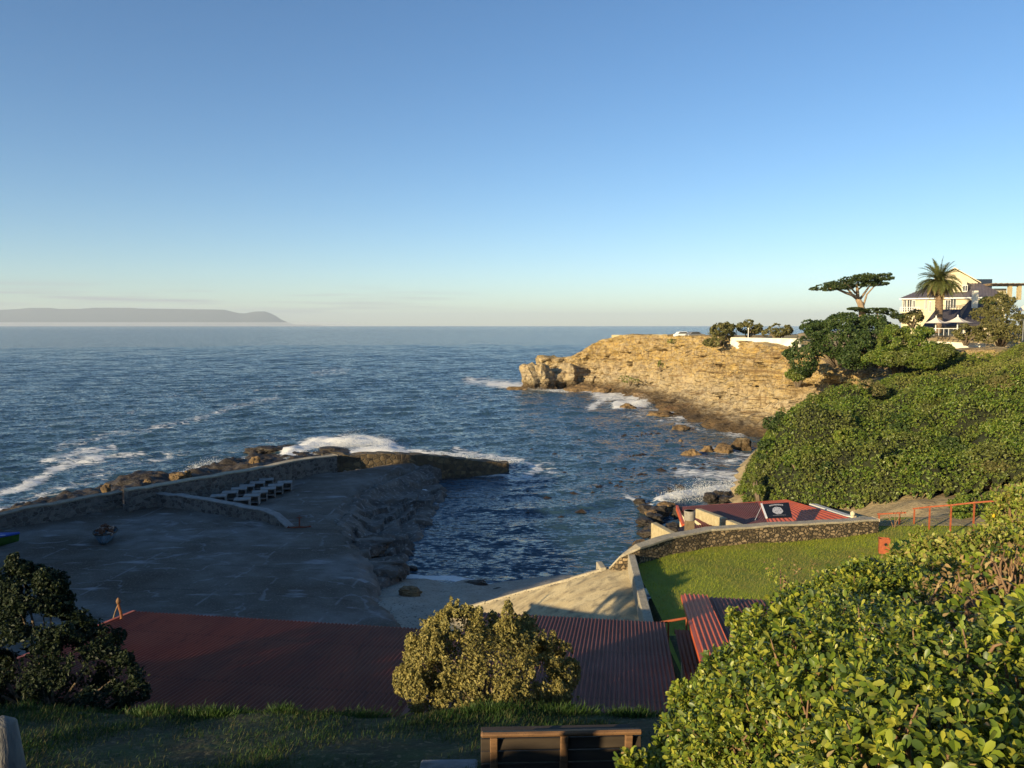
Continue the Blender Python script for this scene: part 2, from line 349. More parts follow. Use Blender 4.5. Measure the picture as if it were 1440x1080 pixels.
M_DARKTIMBER = simple('stained_and_shaded_timber', (.060, .044, .030), (.03, .022, .016), 7, .7, .5, .006, stretch=(.2, 1, 1))
M_BROWNTIMBER = simple('brown_bench_timber', (.24, .13, .06), (.13, .07, .035), 12, .75, .6, .006, stretch=(.2, 1, 1), speck=(.08, .05, .03))
M_CANVAS = simple('cream_canvas', (.72, .64, .54), (.66, .58, .48), 2, .85, .1, .01)
M_WHITEPAINT = simple('white_paint', (.78, .77, .74), (.7, .69, .66), 5, .5, 0)
M_STEEL = simple('galvanised_steel', (.34, .34, .33), (.24, .24, .24), 6, .45, .1, .004, metal=.6)
M_PIPE = simple('grey_cement_pipe', (.30, .28, .24), (.20, .18, .15), 6, .9, .5, .01)
M_BLACKBOARD = simple('black_banner', (.008, .008, .009), (.006, .006, .007), 3, .6, 0)
M_PRINT = simple('grey_white_print', (.52, .52, .54), (.36, .36, .38), 30, .7, 0)
M_SAND = simple('pale_beach_sand', (.36, .33, .27), (.27, .24, .19), 1.2, .95, .4, .02, speck=(.12, .10, .08))
M_TERRACE = simple('cement_table', (.30, .29, .27), (.20, .19, .18), 3, .9, .5, .02)
M_RUBBLE = rubble('harbour_rubble_stone', (.17, .15, .13), (.08, .07, .06), (.20, .19, .17), 2.6, .10)
M_LAWNRUBBLE = rubble('brown_rubble_stone', (.26, .19, .11), (.08, .06, .035), (.05, .04, .028), 4.8, .14)
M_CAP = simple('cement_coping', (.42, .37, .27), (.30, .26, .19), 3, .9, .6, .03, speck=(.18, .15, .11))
M_SHADECAP = simple('shaded_cement_coping', (.34, .29, .21), (.20, .17, .13), 2, .9, .7, .04, speck=(.12, .1, .08))  # darker copy of the coping, shade put into the colour
M_KELP = simple('wet_brown_kelp', (.035, .024, .012), (.02, .014, .008), 3, .35, .2, .02, spec=.5)

def cliff_material(name, wet=True):
    m, nt, b = new_mat(name)
    g = nt.nodes.new('ShaderNodeNewGeometry'); sp = nt.nodes.new('ShaderNodeSeparateXYZ'); nt.links.new(g.outputs['Position'], sp.inputs[0])
    n1 = noise_node(nt, .22, 6, (1, 1, 1.6), .6); n2 = noise_node(nt, .9, 6, (1, 1, 2.0), .65); n3 = noise_node(nt, 4.0, 4)
    col = ramp(nt, n1.outputs['Fac'], [(.30, (.26, .18, .085)), (.44, (.42, .29, .115)), (.56, (.47, .32, .10)), (.72, (.47, .37, .20))])
    col = mixc(nt, mrange(nt, n2.outputs['Fac'], .42, .62, .0, .75), col, (.40, .33, .22))
    col = mixc(nt, mrange(nt, n2.outputs['Fac'], .60, .70, .0, .7), col, (.17, .12, .075))
    wv = noise_node(nt, .9, 4); gq = nt.nodes.new('ShaderNodeNewGeometry'); va = nt.nodes.new('ShaderNodeVectorMath'); va.operation = 'MULTIPLY_ADD'; nt.links.new(wv.outputs['Color'], va.inputs[0]); va.inputs[1].default_value = (1.6, 1.6, 1.6); nt.links.new(gq.outputs['Position'], va.inputs[2]); crk = noise_node(nt, .55, kind='DISTANCE_TO_EDGE', stretch=(1, 1, 2.2), coord=va.outputs[0])
    col = mixc(nt, mrange(nt, crk.outputs['Distance'], .0, .06, .55, 0), col, (.10, .07, .045))
    zf = mrange(nt, sp.outputs['Z'], 8.5, 4.0); col = mixc(nt, zf, col, mixc(nt, .55, col, (.42, .36, .26)))
    n4 = noise_node(nt, 1.5, 3, (1.1, 1.1, .9), .6); n5 = noise_node(nt, .5, 4, (2.6, 2.6, .35), .6)
    col = mixc(nt, mrange(nt, n4.outputs['Fac'], .57, .66, .0, .75), col, (.13, .085, .045))
    col = mixc(nt, mrange(nt, n5.outputs['Fac'], .55, .66, .0, .6), col, (.15, .10, .055))
    col = mixc(nt, mrange(nt, n3.outputs['Fac'], .58, .72, .0, .5), col, (.52, .43, .27))
    st1 = noise_node(nt, .9, 4, (.10, .10, 2.2), .6); st2 = noise_node(nt, 2.0, 3, (.14, .14, 2.6), .6)
    col = mixc(nt, mrange(nt, st1.outputs['Fac'], .56, .62, .0, .7), col, (.19, .12, .055)); col = mixc(nt, mrange(nt, st2.outputs['Fac'], .60, .66, .0, .65), col, (.11, .075, .04))
    if wet:
        ad = nt.nodes.new('ShaderNodeMath'); ad.operation = 'MULTIPLY_ADD'; nt.links.new(n2.outputs['Fac'], ad.inputs[0]); ad.inputs[1].default_value = 3.2; nt.links.new(sp.outputs['Z'], ad.inputs[2])
        f = mrange(nt, ad.outputs[0], 2.6, 4.2, 1, 0)
        wetc = ramp(nt, n1.outputs['Fac'], [(.35, (.045, .033, .022)), (.6, (.12, .08, .04)), (.75, (.15, .085, .045))])
        col = mixc(nt, f, col, wetc)
    nt.links.new(col, b.inputs['Base Color']); b.inputs['Roughness'].default_value = .9; b.inputs['Specular IOR Level'].default_value = .2
    pv = bump(nt, b, n2.outputs['Fac'], 1.0, .7); pv = bump(nt, b, mrange(nt, crk.outputs['Distance'], 0, .08), .35, .12, pv); bump(nt, b, n3.outputs['Fac'], .7, .16, pv)
    return m
M_CLIFF = cliff_material('golden_sandstone')
M_EARTH = simple('sandy_earth_bank', (.40, .31, .17), (.24, .18, .10), .8, .95, .8, .12, speck=(.14, .12, .07))
M_DARKROCK = simple('dark_wet_rock', (.050, .038, .026), (.016, .013, .010), .9, .6, .9, .15, spec=.4, stretch=(1, 1, 2.5))
M_SUNROCK = simple('brown_sea_rock', (.24, .155, .07), (.07, .047, .026), 1.1, .8, .9, .15, speck=(.06, .045, .03))
M_LEDGE = simple('grey_rock_ledge', (.16, .145, .125), (.06, .052, .045), .55, .75, .9, .15, stretch=(.6, 1.6, 2), speck=(.25, .24, .22), rz=.5)

def harbour_material():
    m, nt, b = new_mat('old_harbour_concrete')
    n1 = noise_node(nt, .16, 6, (1, 1.4, 1)); n2 = noise_node(nt, .9, 5); n3 = noise_node(nt, 9, 3); wv = noise_node(nt, .45, 3); gq = nt.nodes.new('ShaderNodeNewGeometry'); va = nt.nodes.new('ShaderNodeVectorMath'); va.operation = 'MULTIPLY_ADD'; nt.links.new(wv.outputs['Color'], va.inputs[0]); va.inputs[1].default_value = (3.5, 3.5, 0); nt.links.new(gq.outputs['Position'], va.inputs[2]); ck = noise_node(nt, .17, kind='DISTANCE_TO_EDGE', stretch=(.8, 1.6, .01), rz=.2, coord=va.outputs[0])
    n4 = noise_node(nt, .5, 5, (.6, 2.2, 1))
    col = ramp(nt, n1.outputs['Fac'], [(.33, (.085, .066, .048)), (.48, (.135, .12, .10)), (.62, (.20, .19, .175))])
    col = mixc(nt, mrange(nt, n2.outputs['Fac'], .40, .70, 0, .6), col, (.085, .07, .055))
    col = mixc(nt, mrange(nt, n4.outputs['Fac'], .60, .70, 0, .65), col, (.34, .35, .36))
    wob = nt.nodes.new('ShaderNodeMath'); wob.operation = 'MULTIPLY_ADD'; nt.links.new(n2.outputs['Fac'], wob.inputs[0]); wob.inputs[1].default_value = .10; nt.links.new(ck.outputs['Distance'], wob.inputs[2])
    col = mixc(nt, mrange(nt, wob.outputs[0], .045, .062, .5, 0), col, (.27, .28, .29))
    col = mixc(nt, mrange(nt, n3.outputs['Fac'], .55, .72, 0, .5), col, (.27, .25, .22))
    sx = nt.nodes.new('ShaderNodeSeparateXYZ'); mpj = nt.nodes.new('ShaderNodeMapping'); mpj.inputs['Rotation'].default_value = (0, 0, .12); nt.links.new(gq.outputs['Position'], mpj.inputs[0]); nt.links.new(mpj.outputs[0], sx.inputs[0])
    for ax, sp_j, msk in (('X', 3.4, .47), ('Y', 2.1, .45)):                              # cast joints between the slabs, partly worn away
        pj = nt.nodes.new('ShaderNodeMath'); pj.operation = 'PINGPONG'; nt.links.new(sx.outputs[ax], pj.inputs[0]); pj.inputs[1].default_value = sp_j
        mu = nt.nodes.new('ShaderNodeMath'); mu.operation = 'MULTIPLY'; nt.links.new(mrange(nt, pj.outputs[0], .03, .10, .42, 0), mu.inputs[0]); nt.links.new(mrange(nt, n2.outputs['Fac'], msk, msk + .06), mu.inputs[1])
        col = mixc(nt, mu.outputs[0], col, (.30, .30, .30) if ax == 'X' else (.055, .045, .035))
    nt.links.new(col, b.inputs['Base Color']); b.inputs['Roughness'].default_value = .9; b.inputs['Specular IOR Level'].default_value = .2
    pv = bump(nt, b, n3.outputs['Fac'], .6, .03); bump(nt, b, n2.outputs['Fac'], .5, .08, pv); return m
M_HARBOUR = harbour_material()

def slip_material():
    m, nt, b = new_mat('worn_slipway_concrete')
    n1 = noise_node(nt, .5, 5, (1, 2.2, 1)); n2 = noise_node(nt, 2.2, 6); n3 = noise_node(nt, 16, 3)
    col = ramp(nt, n1.outputs['Fac'], [(.35, (.36, .28, .155)), (.6, (.50, .41, .24))])
    col = mixc(nt, mrange(nt, n2.outputs['Fac'], .5, .68, 0, .8), col, (.17, .14, .09))
    col = mixc(nt, mrange(nt, n3.outputs['Fac'], .57, .68, 0, .6), col, (.13, .11, .08))
    nt.links.new(col, b.inputs['Base Color']); b.inputs['Roughness'].default_value = .95
    pv = bump(nt, b, n3.outputs['Fac'], .8, .02); bump(nt, b, n2.outputs['Fac'], .6, .06, pv); return m
M_SLIP = slip_material()

def sea_material():
    m, nt, b = new_mat('sea_surface')
    b.inputs['Base Color'].default_value = (.026, .058, .086, 1); b.inputs['Roughness'].default_value = .10; b.inputs['IOR'].default_value = 1.33
    n1 = noise_node(nt, .9, 4, (.5, 1.2, 1), .6); n2 = noise_node(nt, 3.4, 5, (.5, 1.2, 1), .6); n3 = noise_node(nt, .12, 3, (.5, 1.2, 1))
    def vm(op, a, b_):
        v = nt.nodes.new('ShaderNodeVectorMath'); v.operation = op
        for i_, q_ in ((0, a), (1, b_)):
            if isinstance(q_, tuple): v.inputs[i_].default_value = q_
            else: nt.links.new(q_, v.inputs[i_])
        return v.outputs[0]
    g_ = nt.nodes.new('ShaderNodeNewGeometry')
    s1 = vm('MULTIPLY', vm('SUBTRACT', n1.outputs['Color'], (.5, .5, .5)), (.9, 1.2, 0)); s2_ = vm('MULTIPLY', vm('SUBTRACT', n2.outputs['Color'], (.5, .5, .5)), (1.5, 2.0, 0))
    nn = vm('NORMALIZE', vm('ADD', vm('ADD', vm('ADD', g_.outputs['Normal'], (0, -.08, 0)), s1), s2_), (0, 0, 0)); nt.links.new(nn, b.inputs['Normal'])
    at = nt.nodes.new('ShaderNodeAttribute'); at.attribute_name = 'foam'
    f1 = noise_node(nt, .9, 7, (.7, 1.2, 1), .75, dist=.8); f2 = noise_node(nt, .22, 4, (.8, 1.3, 1))
    s = nt.nodes.new('ShaderNodeMath'); s.operation = 'MULTIPLY_ADD'; nt.links.new(f1.outputs['Fac'], s.inputs[0]); s.inputs[1].default_value = 2.3; nt.links.new(at.outputs['Fac'], s.inputs[2])
    s2 = nt.nodes.new('ShaderNodeMath'); s2.operation = 'MULTIPLY_ADD'; nt.links.new(f2.outputs['Fac'], s2.inputs[0]); s2.inputs[1].default_value = .55; nt.links.new(s.outputs[0], s2.inputs[2])
    fm = mrange(nt, s2.outputs[0], 1.93, 2.24)
    d = nt.nodes.new('ShaderNodeBsdfPrincipled'); d.inputs['Base Color'].default_value = (.74, .74, .72, 1); d.inputs['Roughness'].default_value = .8
    bb = nt.nodes.new('ShaderNodeBump'); bb.inputs['Strength'].default_value = .8; bb.inputs['Distance'].default_value = .25; nt.links.new(f1.outputs['Fac'], bb.inputs['Height']); nt.links.new(bb.outputs[0], d.inputs['Normal'])
    x = nt.nodes.new('ShaderNodeMixShader'); nt.links.new(fm, x.inputs[0]); nt.links.new(b.outputs[0], x.inputs[1]); nt.links.new(d.outputs[0], x.inputs[2])
    nt.links.new(x.outputs[0], nt.nodes['Material Output'].inputs['Surface']); return m
M_SEA = sea_material()

# ================================================================== THE SETTING
# ------------------------------------------------------------------ sea
FOAM = [  # (points measured in the photo, half width, strength)
    ([(-40, 712), (40, 682), (85, 655), (140, 645)], 9, .82), ([(60, 650), (120, 634), (160, 630)], 6, .75), ([(140, 645), (200, 641)], 4, .7),
    ([(80, 630), (150, 612), (210, 605)], 10, .5), ([(190, 608), (270, 592), (330, 572), (390, 560)], 7, .55), ([(440, 525), (485, 522)], 9, .5), ([(300, 560), (440, 520)], 14, .28),
    ([(405, 640), (440, 627), (500, 623), (545, 629)], 9, 1.3), ([(430, 648), (560, 634)], 8, 1.0), ([(560, 636), (640, 640), (722, 645)], 5, .72), ([(640, 634), (735, 650), (760, 660), (735, 672)], 6, .7),
    ([(200, 690), (290, 655), (380, 640)], 6, .7), ([(596, 696), (606, 676), (614, 662)], 5, 1.4), ([(530, 815), (575, 810), (640, 813), (700, 826)], 4, .95), ([(620, 664), (700, 669), (730, 674)], 4, .8), ([(600, 690), (660, 690), (740, 676), (790, 668)], 5, .32),
    ([(640, 700), (720, 698), (800, 690), (880, 696)], 5, .38), ([(690, 540), (740, 544), (830, 548)], 6, 1.0), ([(660, 536), (735, 541)], 9, .7), ([(840, 556), (930, 562)], 8, .9), ([(870, 572), (895, 570), (905, 566)], 7, 1.4),
    ([(830, 575), (850, 560)], 6, .8), ([(925, 580), (985, 592), (1040, 612)], 8, .75), ([(880, 585), (980, 600)], 8, .5), ([(930, 704), (980, 696), (1055, 684)], 7, 1.3), ([(960, 664), (1045, 672)], 14, .75), ([(985, 650), (1050, 650)], 9, .6),
    ([(1000, 632), (1050, 640)], 6, .7), ([(700, 655), (790, 640), (860, 655)], 8, .22), ([(850, 566), (930, 584), (1040, 614)], 15, .5), ([(955, 660), (1045, 676)], 20, .55), ([(890, 600), (1000, 640)], 16, .34), ([(655, 700), (760, 700), (850, 680)], 12, .30), ([(725, 650), (775, 655), (770, 672), (730, 680)], 9, .5), ([(40, 600), (200, 580)], 16, .36), ([(200, 560), (420, 540)], 14, .34), ([(430, 500), (520, 490)], 10, .36), ([(650, 560), (760, 556)], 12, .42), ([(560, 600), (700, 612)], 12, .3), ([(0, 720), (60, 698), (150, 668)], 12, .55), ([(150, 660), (260, 640)], 12, .45), ([(300, 640), (420, 615)], 12, .4), ([(600, 560), (720, 545)], 20, .2), ([(880, 700), (900, 705), (915, 712)], 4, .8), ([(575, 812), (640, 816), (690, 822)], 3, .8)]
def wave_height(X, Y, spacing):
    g = np.random.default_rng(3); Z = np.zeros_like(X)
    calm = 1 - .76 * (sstep(-20, -12, X) * sstep(84, 74, Y))
    for i in range(46):
        lam = 1.1 * 13.0 ** g.random(); a = .0105 * lam ** .72; th = g.normal(-.42, .5); k = 2 * math.pi / lam; ph = g.uniform(0, 6.28)
        d = X * math.sin(th) + Y * math.cos(th); att = sstep(2.2, 5.0, lam / spacing)
        Z += np.where(att > 0, att * a * (1 - np.abs(np.sin(k * d / 2 + ph + .5 * np.sin(d * .05 + i)))) * 1.5 - att * a * .5, 0)
    return Z * calm
rad = np.concatenate([np.exp(np.arange(math.log(30), math.log(650), .0036)), np.exp(np.arange(math.log(655), math.log(49000), .035))])
ang = np.linspace(R(-58), R(58), 580)
A, RR = np.meshgrid(ang, rad); X = RR * np.sin(A); Y = RR * np.cos(A)
Z = wave_height(X, Y, RR * .0042)
px, py = project(X, Y, np.zeros_like(X)); foam = np.zeros_like(X)
for pts, wd, st in FOAM:
    m = (px > min(p[0] for p in pts) - wd * 6) & (px < max(p[0] for p in pts) + wd * 6) & (py > min(p[1] for p in pts) - wd * 3) & (py < max(p[1] for p in pts) + wd * 3)
    if m.any():
        d = segdist([(p[0] * .6, p[1]) for p in pts], px[m] * .6, py[m]); foam[m] = np.maximum(foam[m], st * np.exp(-(d / wd) ** 2))
        if st >= 1.3: Z[m] += np.exp(-(d / wd) ** 2) * (.42 + .22 * fbm(X[m], Y[m], 0, .5, 3, 5))
# a swell bending into the harbour round the pier head
ri = np.hypot(X + 2, Y - 84); sw = np.exp(-((ri - 19) / 7) ** 2) * sstep(86, 76, Y) * sstep(-6, 2, X); Z += .13 * sw * np.sin(ri * 1.15); Z += .07 * sstep(40, 10, ri) * sstep(84, 76, Y) * sstep(-4, 3, X) * np.sin(ri * 2.1)
sea = raw_mesh('sea', np.stack([X, Y, Z], -1).reshape(-1, 3), grid_faces(len(rad), len(ang)), M_SEA, None, True)
at = sea.data.attributes.new('foam', 'FLOAT', 'POINT'); at.data.foreach_set('value', foam.ravel().astype(np.float32)); tag(sea, kind='structure')

# ------------------------------------------------------------------ far mountains across the bay
prof = [(-260, 432), (-120, 436), (0, 436), (30, 434.5), (42, 433), (75, 433), (85, 434.5), (115, 434.3), (135, 432.8), (188, 433), (200, 434), (250, 434.5), (318, 435.5), (335, 440), (345, 441), (358, 438), (375, 438), (386, 442), (396, 449), (412, 456)]
def ridge(X, Y):
    f = math.sin(PITCH)
    pxx = 720 + F * (X / Y); top = np.interp(pxx, [p[0] for p in prof], [p[1] for p in prof]); h = (458 - top) / F * Y + 16
    d = (Y - 30000) / 2500.0
    front = np.clip(1 + d, 0, 1); back = np.clip(1 - np.maximum(d, 0) / 2.2, 0, 1)
    z = h * (front ** 1.3 * back) * (1 + .10 * fbm(X / 1500, Y / 1500, 0, 1, 4, 9) * (front < 1)) - 3 - 12 * (pxx > 411)
    return z
far = heightfield('far_mountain_range', -36000, -8000, 27400, 35600, 200, ridge, simple('far_fynbos_slopes', (.07, .075, .06), (.05, .05, .045), .004, .95, 0), None); tag(far, kind='structure')

# ------------------------------------------------------------------ ground near the camera, unseen left land shaped to cast shade and the slope to the lawn
U_H = np.array([[-60, 14.5], [0, 13.2], [4, 12.9], [6, 12.7], [7.2, 11.75], [8.0, 12.0], [9.4, 11.5], [10.3, 10.6], [11.6, 10.2], [12.8, 10.6], [14, 10.5], [17, 9.9], [20, 9.3], [22, 8.8], [26, 7.4], [29, 7.2], [31.5, 8.2], [34, 9.4], [40, 10.1], [48, 12.0], [54, 14.2], [59, 14.2], [61, 15.0], [63.3, 15.2], [63.9, 8], [66, 3], [72, -2]])  # crest heights of the unseen left land, shaped to throw the harbour's shade
def shade_headland(X, Y):
    u = -.69 * X + .72 * Y; t = -.72 * X - .69 * Y
    h = np.interp(u, U_H[:, 0], U_H[:, 1]) + 1.9 + .12 * fbm(X, Y, 0, .7, 3, 2); ts = np.maximum((6 - .186 * u) / 1.2 - 4, -6)
    k = sstep(0, 1, (t - ts) / np.maximum(8.5 - ts, 4))
    return -1.0 + (h + 1.0) * k
BANKP = np.array([[-20, 14.6], [0.6, 14.2], [3, 13.1], [5.5, 11.75], [7.4, 10.95], [8.6, 10.55], [12.4, 9.55], [12.9, 9.25], [13.6, 7.2], [14.6, 5.6], [18, 3.2], [26, 2.0], [60, 1.9]])
RIGHTP = np.array([[-20, 14.6], [0.6, 14.2], [3, 13.6], [7, 12.2], [12, 9.7], [16, 7.6], [20, 6.3], [25, 5.72], [60, 5.5]])
def ground(X, Y):
    a = np.interp(Y, BANKP[:, 0], BANKP[:, 1]); b = np.interp(Y, RIGHTP[:, 0], RIGHTP[:, 1])
    k = np.where(Y < 17, sstep(1.5, 4.6, X + .15 * (Y - 8) * (Y < 13)), sstep(4.4, 5.2, X)); z = a * (1 - k) + b * k
    k2 = sstep(7.5, 13, X); z = np.where(Y < 14, z, z)
    z = z + .09 * fbm(X, Y, 0, .5, 4, 31) * (Y < 13) - 3.4 * sstep(0, 4, -(X + .72 * Y + 1.5)) * sstep(9, 6, Y)
    z = z + 1.7 * sstep(4.3, 7.0, X) * sstep(3, 7.5, Y) * sstep(15.5, 11.5, Y)
    hl = shade_headland(X, Y); out = sstep(-1.5, 5, -(X + .70 * Y + 2.5)); u = -.69 * X + .72 * Y
    z = np.where(u > 1.5, np.maximum(z, np.where(out > 0, hl * out + z * (1 - out), z)), z)
    return np.where((X < -3) & (Y > 13.2) & (u > 8), np.maximum(np.where(out > 0, np.minimum(z, 60), z), z), z)
gr = heightfield('grassy_bank', -26, 26, -14, 28.5, .2, ground, M_BANK); tag(gr, kind='structure')
hl = heightfield('left_shade_headland', -120, -24, -40, 62, .8, lambda X, Y: np.where(X > -26.5, shade_headland(X, Y) - .4, shade_headland(X, Y)), M_BANK,
                 mask=lambda X, Y: ~((X > -25.5) & (Y > -14) & (Y < 28)) & (X < -.70 * Y - 1.0)); tag(hl, kind='structure')
bk = heightfield('back_slope', -60, 60, -60, -13, 1.0, lambda X, Y: 14.3 + .1 * np.maximum(0, -20 - Y) * 0 + .3 * fbm(X, Y, 0, .1, 3, 3), M_BANK); tag(bk, kind='structure')

# ------------------------------------------------------------------ harbour floor, beach, ledge, slipway, lawn
hf_poly = [P(-160, 760, z=1.9)[:2], P(0, 742, z=1.9)[:2], P(180, 706, z=1.9)[:2], P(470, 664, z=1.9)[:2], P(600, 652, z=1.5)[:2], P(560, 668, z=1.6)[:2], P(505, 695, z=1.7)[:2], P(478, 735, z=1.8)[:2],
           P(512, 775, z=1.8)[:2], P(520, 805, z=1.8)[:2], P(545, 845, z=1.7)[:2], P(585, 890, z=1.7)[:2], P(640, 960, z=1.7)[:2], P(560, 1010, z=1.8)[:2], P(-300, 1010, z=1.8)[:2], P(-420, 800, z=1.9)[:2]]
def hf_z(X, Y):
    z = 1.9 + .05 * fbm(X, Y, 0, .25, 4, 11)
    seam = P(515, 690, z=1.8); z = z + .10 * sstep(-.3, .3, Y - 57 - .9 * (X + 14)) * (X > -19)
    dd = segdist([tuple(p) for p in hf_poly[3:13]], X, Y) + .45 * fbm(X, Y, 0, 1.3, 4, 15); return z - .35 * sstep(46, 38, Y) * sstep(-12, -6, X) - np.where(inside(hf_poly, X, Y), .35 * sstep(.7, 0, dd), .35 + 2.2 * sstep(0, .8, dd))
hf = heightfield('harbour_floor', -48, -4, 14, 84, .25, hf_z, M_HARBOUR, mask=lambda X, Y: inside(hf_poly, X, Y) | (segdist([tuple(p) for p in hf_poly[3:13]], X, Y) < .9)); tag(hf, kind='structure')
def beach_z(X, Y):
    cx, cy = P(600, 850, z=1.0)[:2]
    return 1.25 - .17 * np.maximum(0, Y - 40.5 - .05 * (X + 4) + 1.2 * fbm(X, 0, 0, .35, 2, 16)) - .0 * X + .05 * fbm(X, Y, 0, .6, 3, 14)
bc = heightfield('beach', -10, 4, 30, 54, .2, beach_z, M_SAND); tag(bc, kind='structure')
lp = [P(478, 735, z=1.8)[:2], P(505, 695, z=1.7)[:2], P(560, 668, z=1.5)[:2], P(612, 655, z=1)[:2], P(618, 672, z=.3)[:2], P(640, 690, z=0)[:2], P(632, 712, z=0)[:2], P(622, 740, z=0)[:2], P(598, 765, z=0)[:2], P(582, 795, z=.2)[:2], P(560, 812, z=.6)[:2], P(520, 812, z=1.5)[:2]]
def ledge_z(X, Y):
    d = segdist([tuple(p) for p in [P(500, 812, z=1.8)[:2], P(478, 735, z=1.8)[:2], P(505, 695, z=1.7)[:2], P(612, 655, z=1.2)[:2]]], X, Y)
    q = X * .62 - Y * .22 + 1.2 * fbm(X, Y, 0, .25, 3, 41)                       # strata dip towards the water
    st = (q / 1.15); fr = st - np.floor(st); step = (np.floor(st) + sstep(.0, .22, fr)) * 1.15
    z = .72 + .95 * np.exp(-(d / 1.1) ** 2) - .105 * d + .50 * (fr - .45) * sstep(0, 1.5, d) + .20 * fbm(X, Y, 0, .5, 4, 42) + .05 * fbm(X, Y, 0, 3, 3, 44)
    edge = inside(lp, X, Y); z = np.where(edge, np.maximum(z, -.12 + .45 * fbm(X, Y, 0, .35, 3, 43)), z); e2 = np.where(edge, segdist([tuple(p) for p in lp[3:10]], X, Y), 0); return z - .9 * (1 - sstep(0, 1.2, e2)) * (d > 1.2)
ld = heightfield('rock_ledge', -20, 1.0, 40, 82, .12, ledge_z, M_LEDGE, mask=lambda X, Y: inside([(p[0] * 1.0, p[1]) for p in lp], X, Y) | (segdist([tuple(p) for p in lp] + [tuple(lp[0])], X, Y) < .35)); tag(ld, kind='structure')

SLA, SLB = P(890, 792, z=5.55), P(905, 874, z=5.75)
sl_edge = [P(853, 800, z=5.3), P(800, 815, z=4.6), P(740, 831, z=3.5), P(682, 848, z=2.4), P(625, 875, z=1.3)]
SLX = [-5.5, sl_edge[3].x, sl_edge[2].x, sl_edge[1].x, sl_edge[0].x, 6]; SLZ = [.9, 2.4, 3.5, 4.6, 5.3, 5.75]
mb = MB(); top = [SLA] + sl_edge + [Vector((-4.0, 27, .9)), Vector((4.6, 24.5, 5.6))]
sl = heightfield('slipway', -6, 6.2, 22, 42, .15, lambda X, Y: np.interp(X, SLX, SLZ) - .0 * Y + .02 * fbm(X, Y, 0, 1.2, 3, 8), M_SLIP,
                 mask=lambda X, Y: inside([(p[0], p[1]) for p in [Vector((5.35, 34.6, 0))] + [sl_edge[0], sl_edge[1], sl_edge[2], sl_edge[3], sl_edge[4]] + [Vector((-5.6, 30, 0)), Vector((-5, 22, 0)), Vector((4.9, 22, 0))]], X, Y)); tag(sl, kind='structure')
# retaining edge of the slipway towards the beach and the water
mb = MB(); e = [Vector((4.1, 34.2, 5.35))] + sl_edge + [Vector((-5.6, 30, .55))]
for a, b in zip(e[:-1], e[1:]):
    n = Vector((-(b.y - a.y), b.x - a.x, 0)).normalized() * -.28
    zi = lambda p: float(np.interp(p.x, SLX, SLZ))
    mb.prism([(a.x, a.y), (b.x, b.y), (b.x + n.x, b.y + n.y), (a.x + n.x, a.y + n.y)], -1.0, [zi(a) + .06, zi(b) + .06, zi(b) + .05, zi(a) + .05])
kerb = mb.build('slipway_retaining_wall', M_CAP, bevel=.03); tag(kerb, 'low concrete retaining edge curving along the sunlit slipway above the beach', 'wall')

lawn_poly = [(5.2, 33.6), (5.0, 24), (9, 22), (30, 22), (30, 40), (20.5, 39.5), (18.4, 38.9), (14.5, 37.9), (11.4, 36.6), (7.9, 35.0)]
def lawn_z(X, Y): return 5.75 + .12 * sstep(14, 20, X) + .05 * fbm(X, Y, 0, .3, 3, 6)
lw = heightfield('lawn', 4.5, 30, 21, 41, .25, lawn_z, M_LAWN, mask=lambda X, Y: inside([(5.1, 33.9), (4.95, 22), (30, 22), (30, 41), (20, 40), (11.3, 37), (7.8, 35.4)], X, Y)); tag(lw, kind='structure')
n = 70000; q = np.stack([rng.uniform(5.3, 24, n), rng.uniform(24, 40, n)], -1); q = q[inside(lawn_poly, q[:, 0], q[:, 1])]
pz = lawn_z(q[:, 0], q[:, 1]); up = np.tile([[0.0, 0, 1]], (len(q), 1))
o = leaves('lawn_grass', np.column_stack([q, pz]), up, rng.uniform(.05, .13, len(q)), T_BLADE, M_LAWNGRASS, spread=.35); tag(o, 'sunlit mown lawn grass behind the curved stone wall', kind='stuff')

# ------------------------------------------------------------------ right hand slope under the thicket, up to the cliff-top plateau
def slope_z(X, Y):
    d = X - 17.9 - .35 * fbm(Y * 0, Y, 0, .3, 2, 51)
    z = 1.5 + .52 * np.clip(d, 0, 7) + .17 * np.clip(d - 7, 0, 60) + 4.4 * np.exp(-((X - 48) / 7.5) ** 2 - ((Y - 60) / 11) ** 2) + 1.3 * np.exp(-((X - 30) / 8) ** 2 - ((Y - 70) / 8) ** 2)
    z = np.minimum(z, 14.6) + .25 * fbm(X, Y, 0, .35, 4, 52)
    near = sstep(45, 39.5, Y - .12 * (X - 20)); z = z * (1 - near) + np.maximum(5.9, 5.9 + .12 * (X - 24)) * near
    z = np.where(Y > 80, z * (1 - sstep(80, 92, Y)) + np.minimum(z, 12.4) * sstep(80, 92, Y), z)
    z = z - 10 * sstep(74, 84, Y - .75 * (X - 28)) * sstep(47, 40, X)
    return np.where(d < 0, 1.5 + d * .9, z)
sp_ = heightfield('right_slope', 15.6, 170, 38.2, 232, .5, lambda X, Y: np.where(Y > 112, np.minimum(slope_z(X, Y), 12.4) + 1.9 * sstep(121, 124, Y + .03 * (X - 70)), slope_z(X, Y)), M_EARTH, mask=lambda X, Y: (X < Y * .78 + 8) & (X > 17.4 + .42 * np.maximum(0, Y - 62)) & ((X > 44 + .15 * (Y - 88)) | (Y < 88))); tag(sp_, kind='structure')

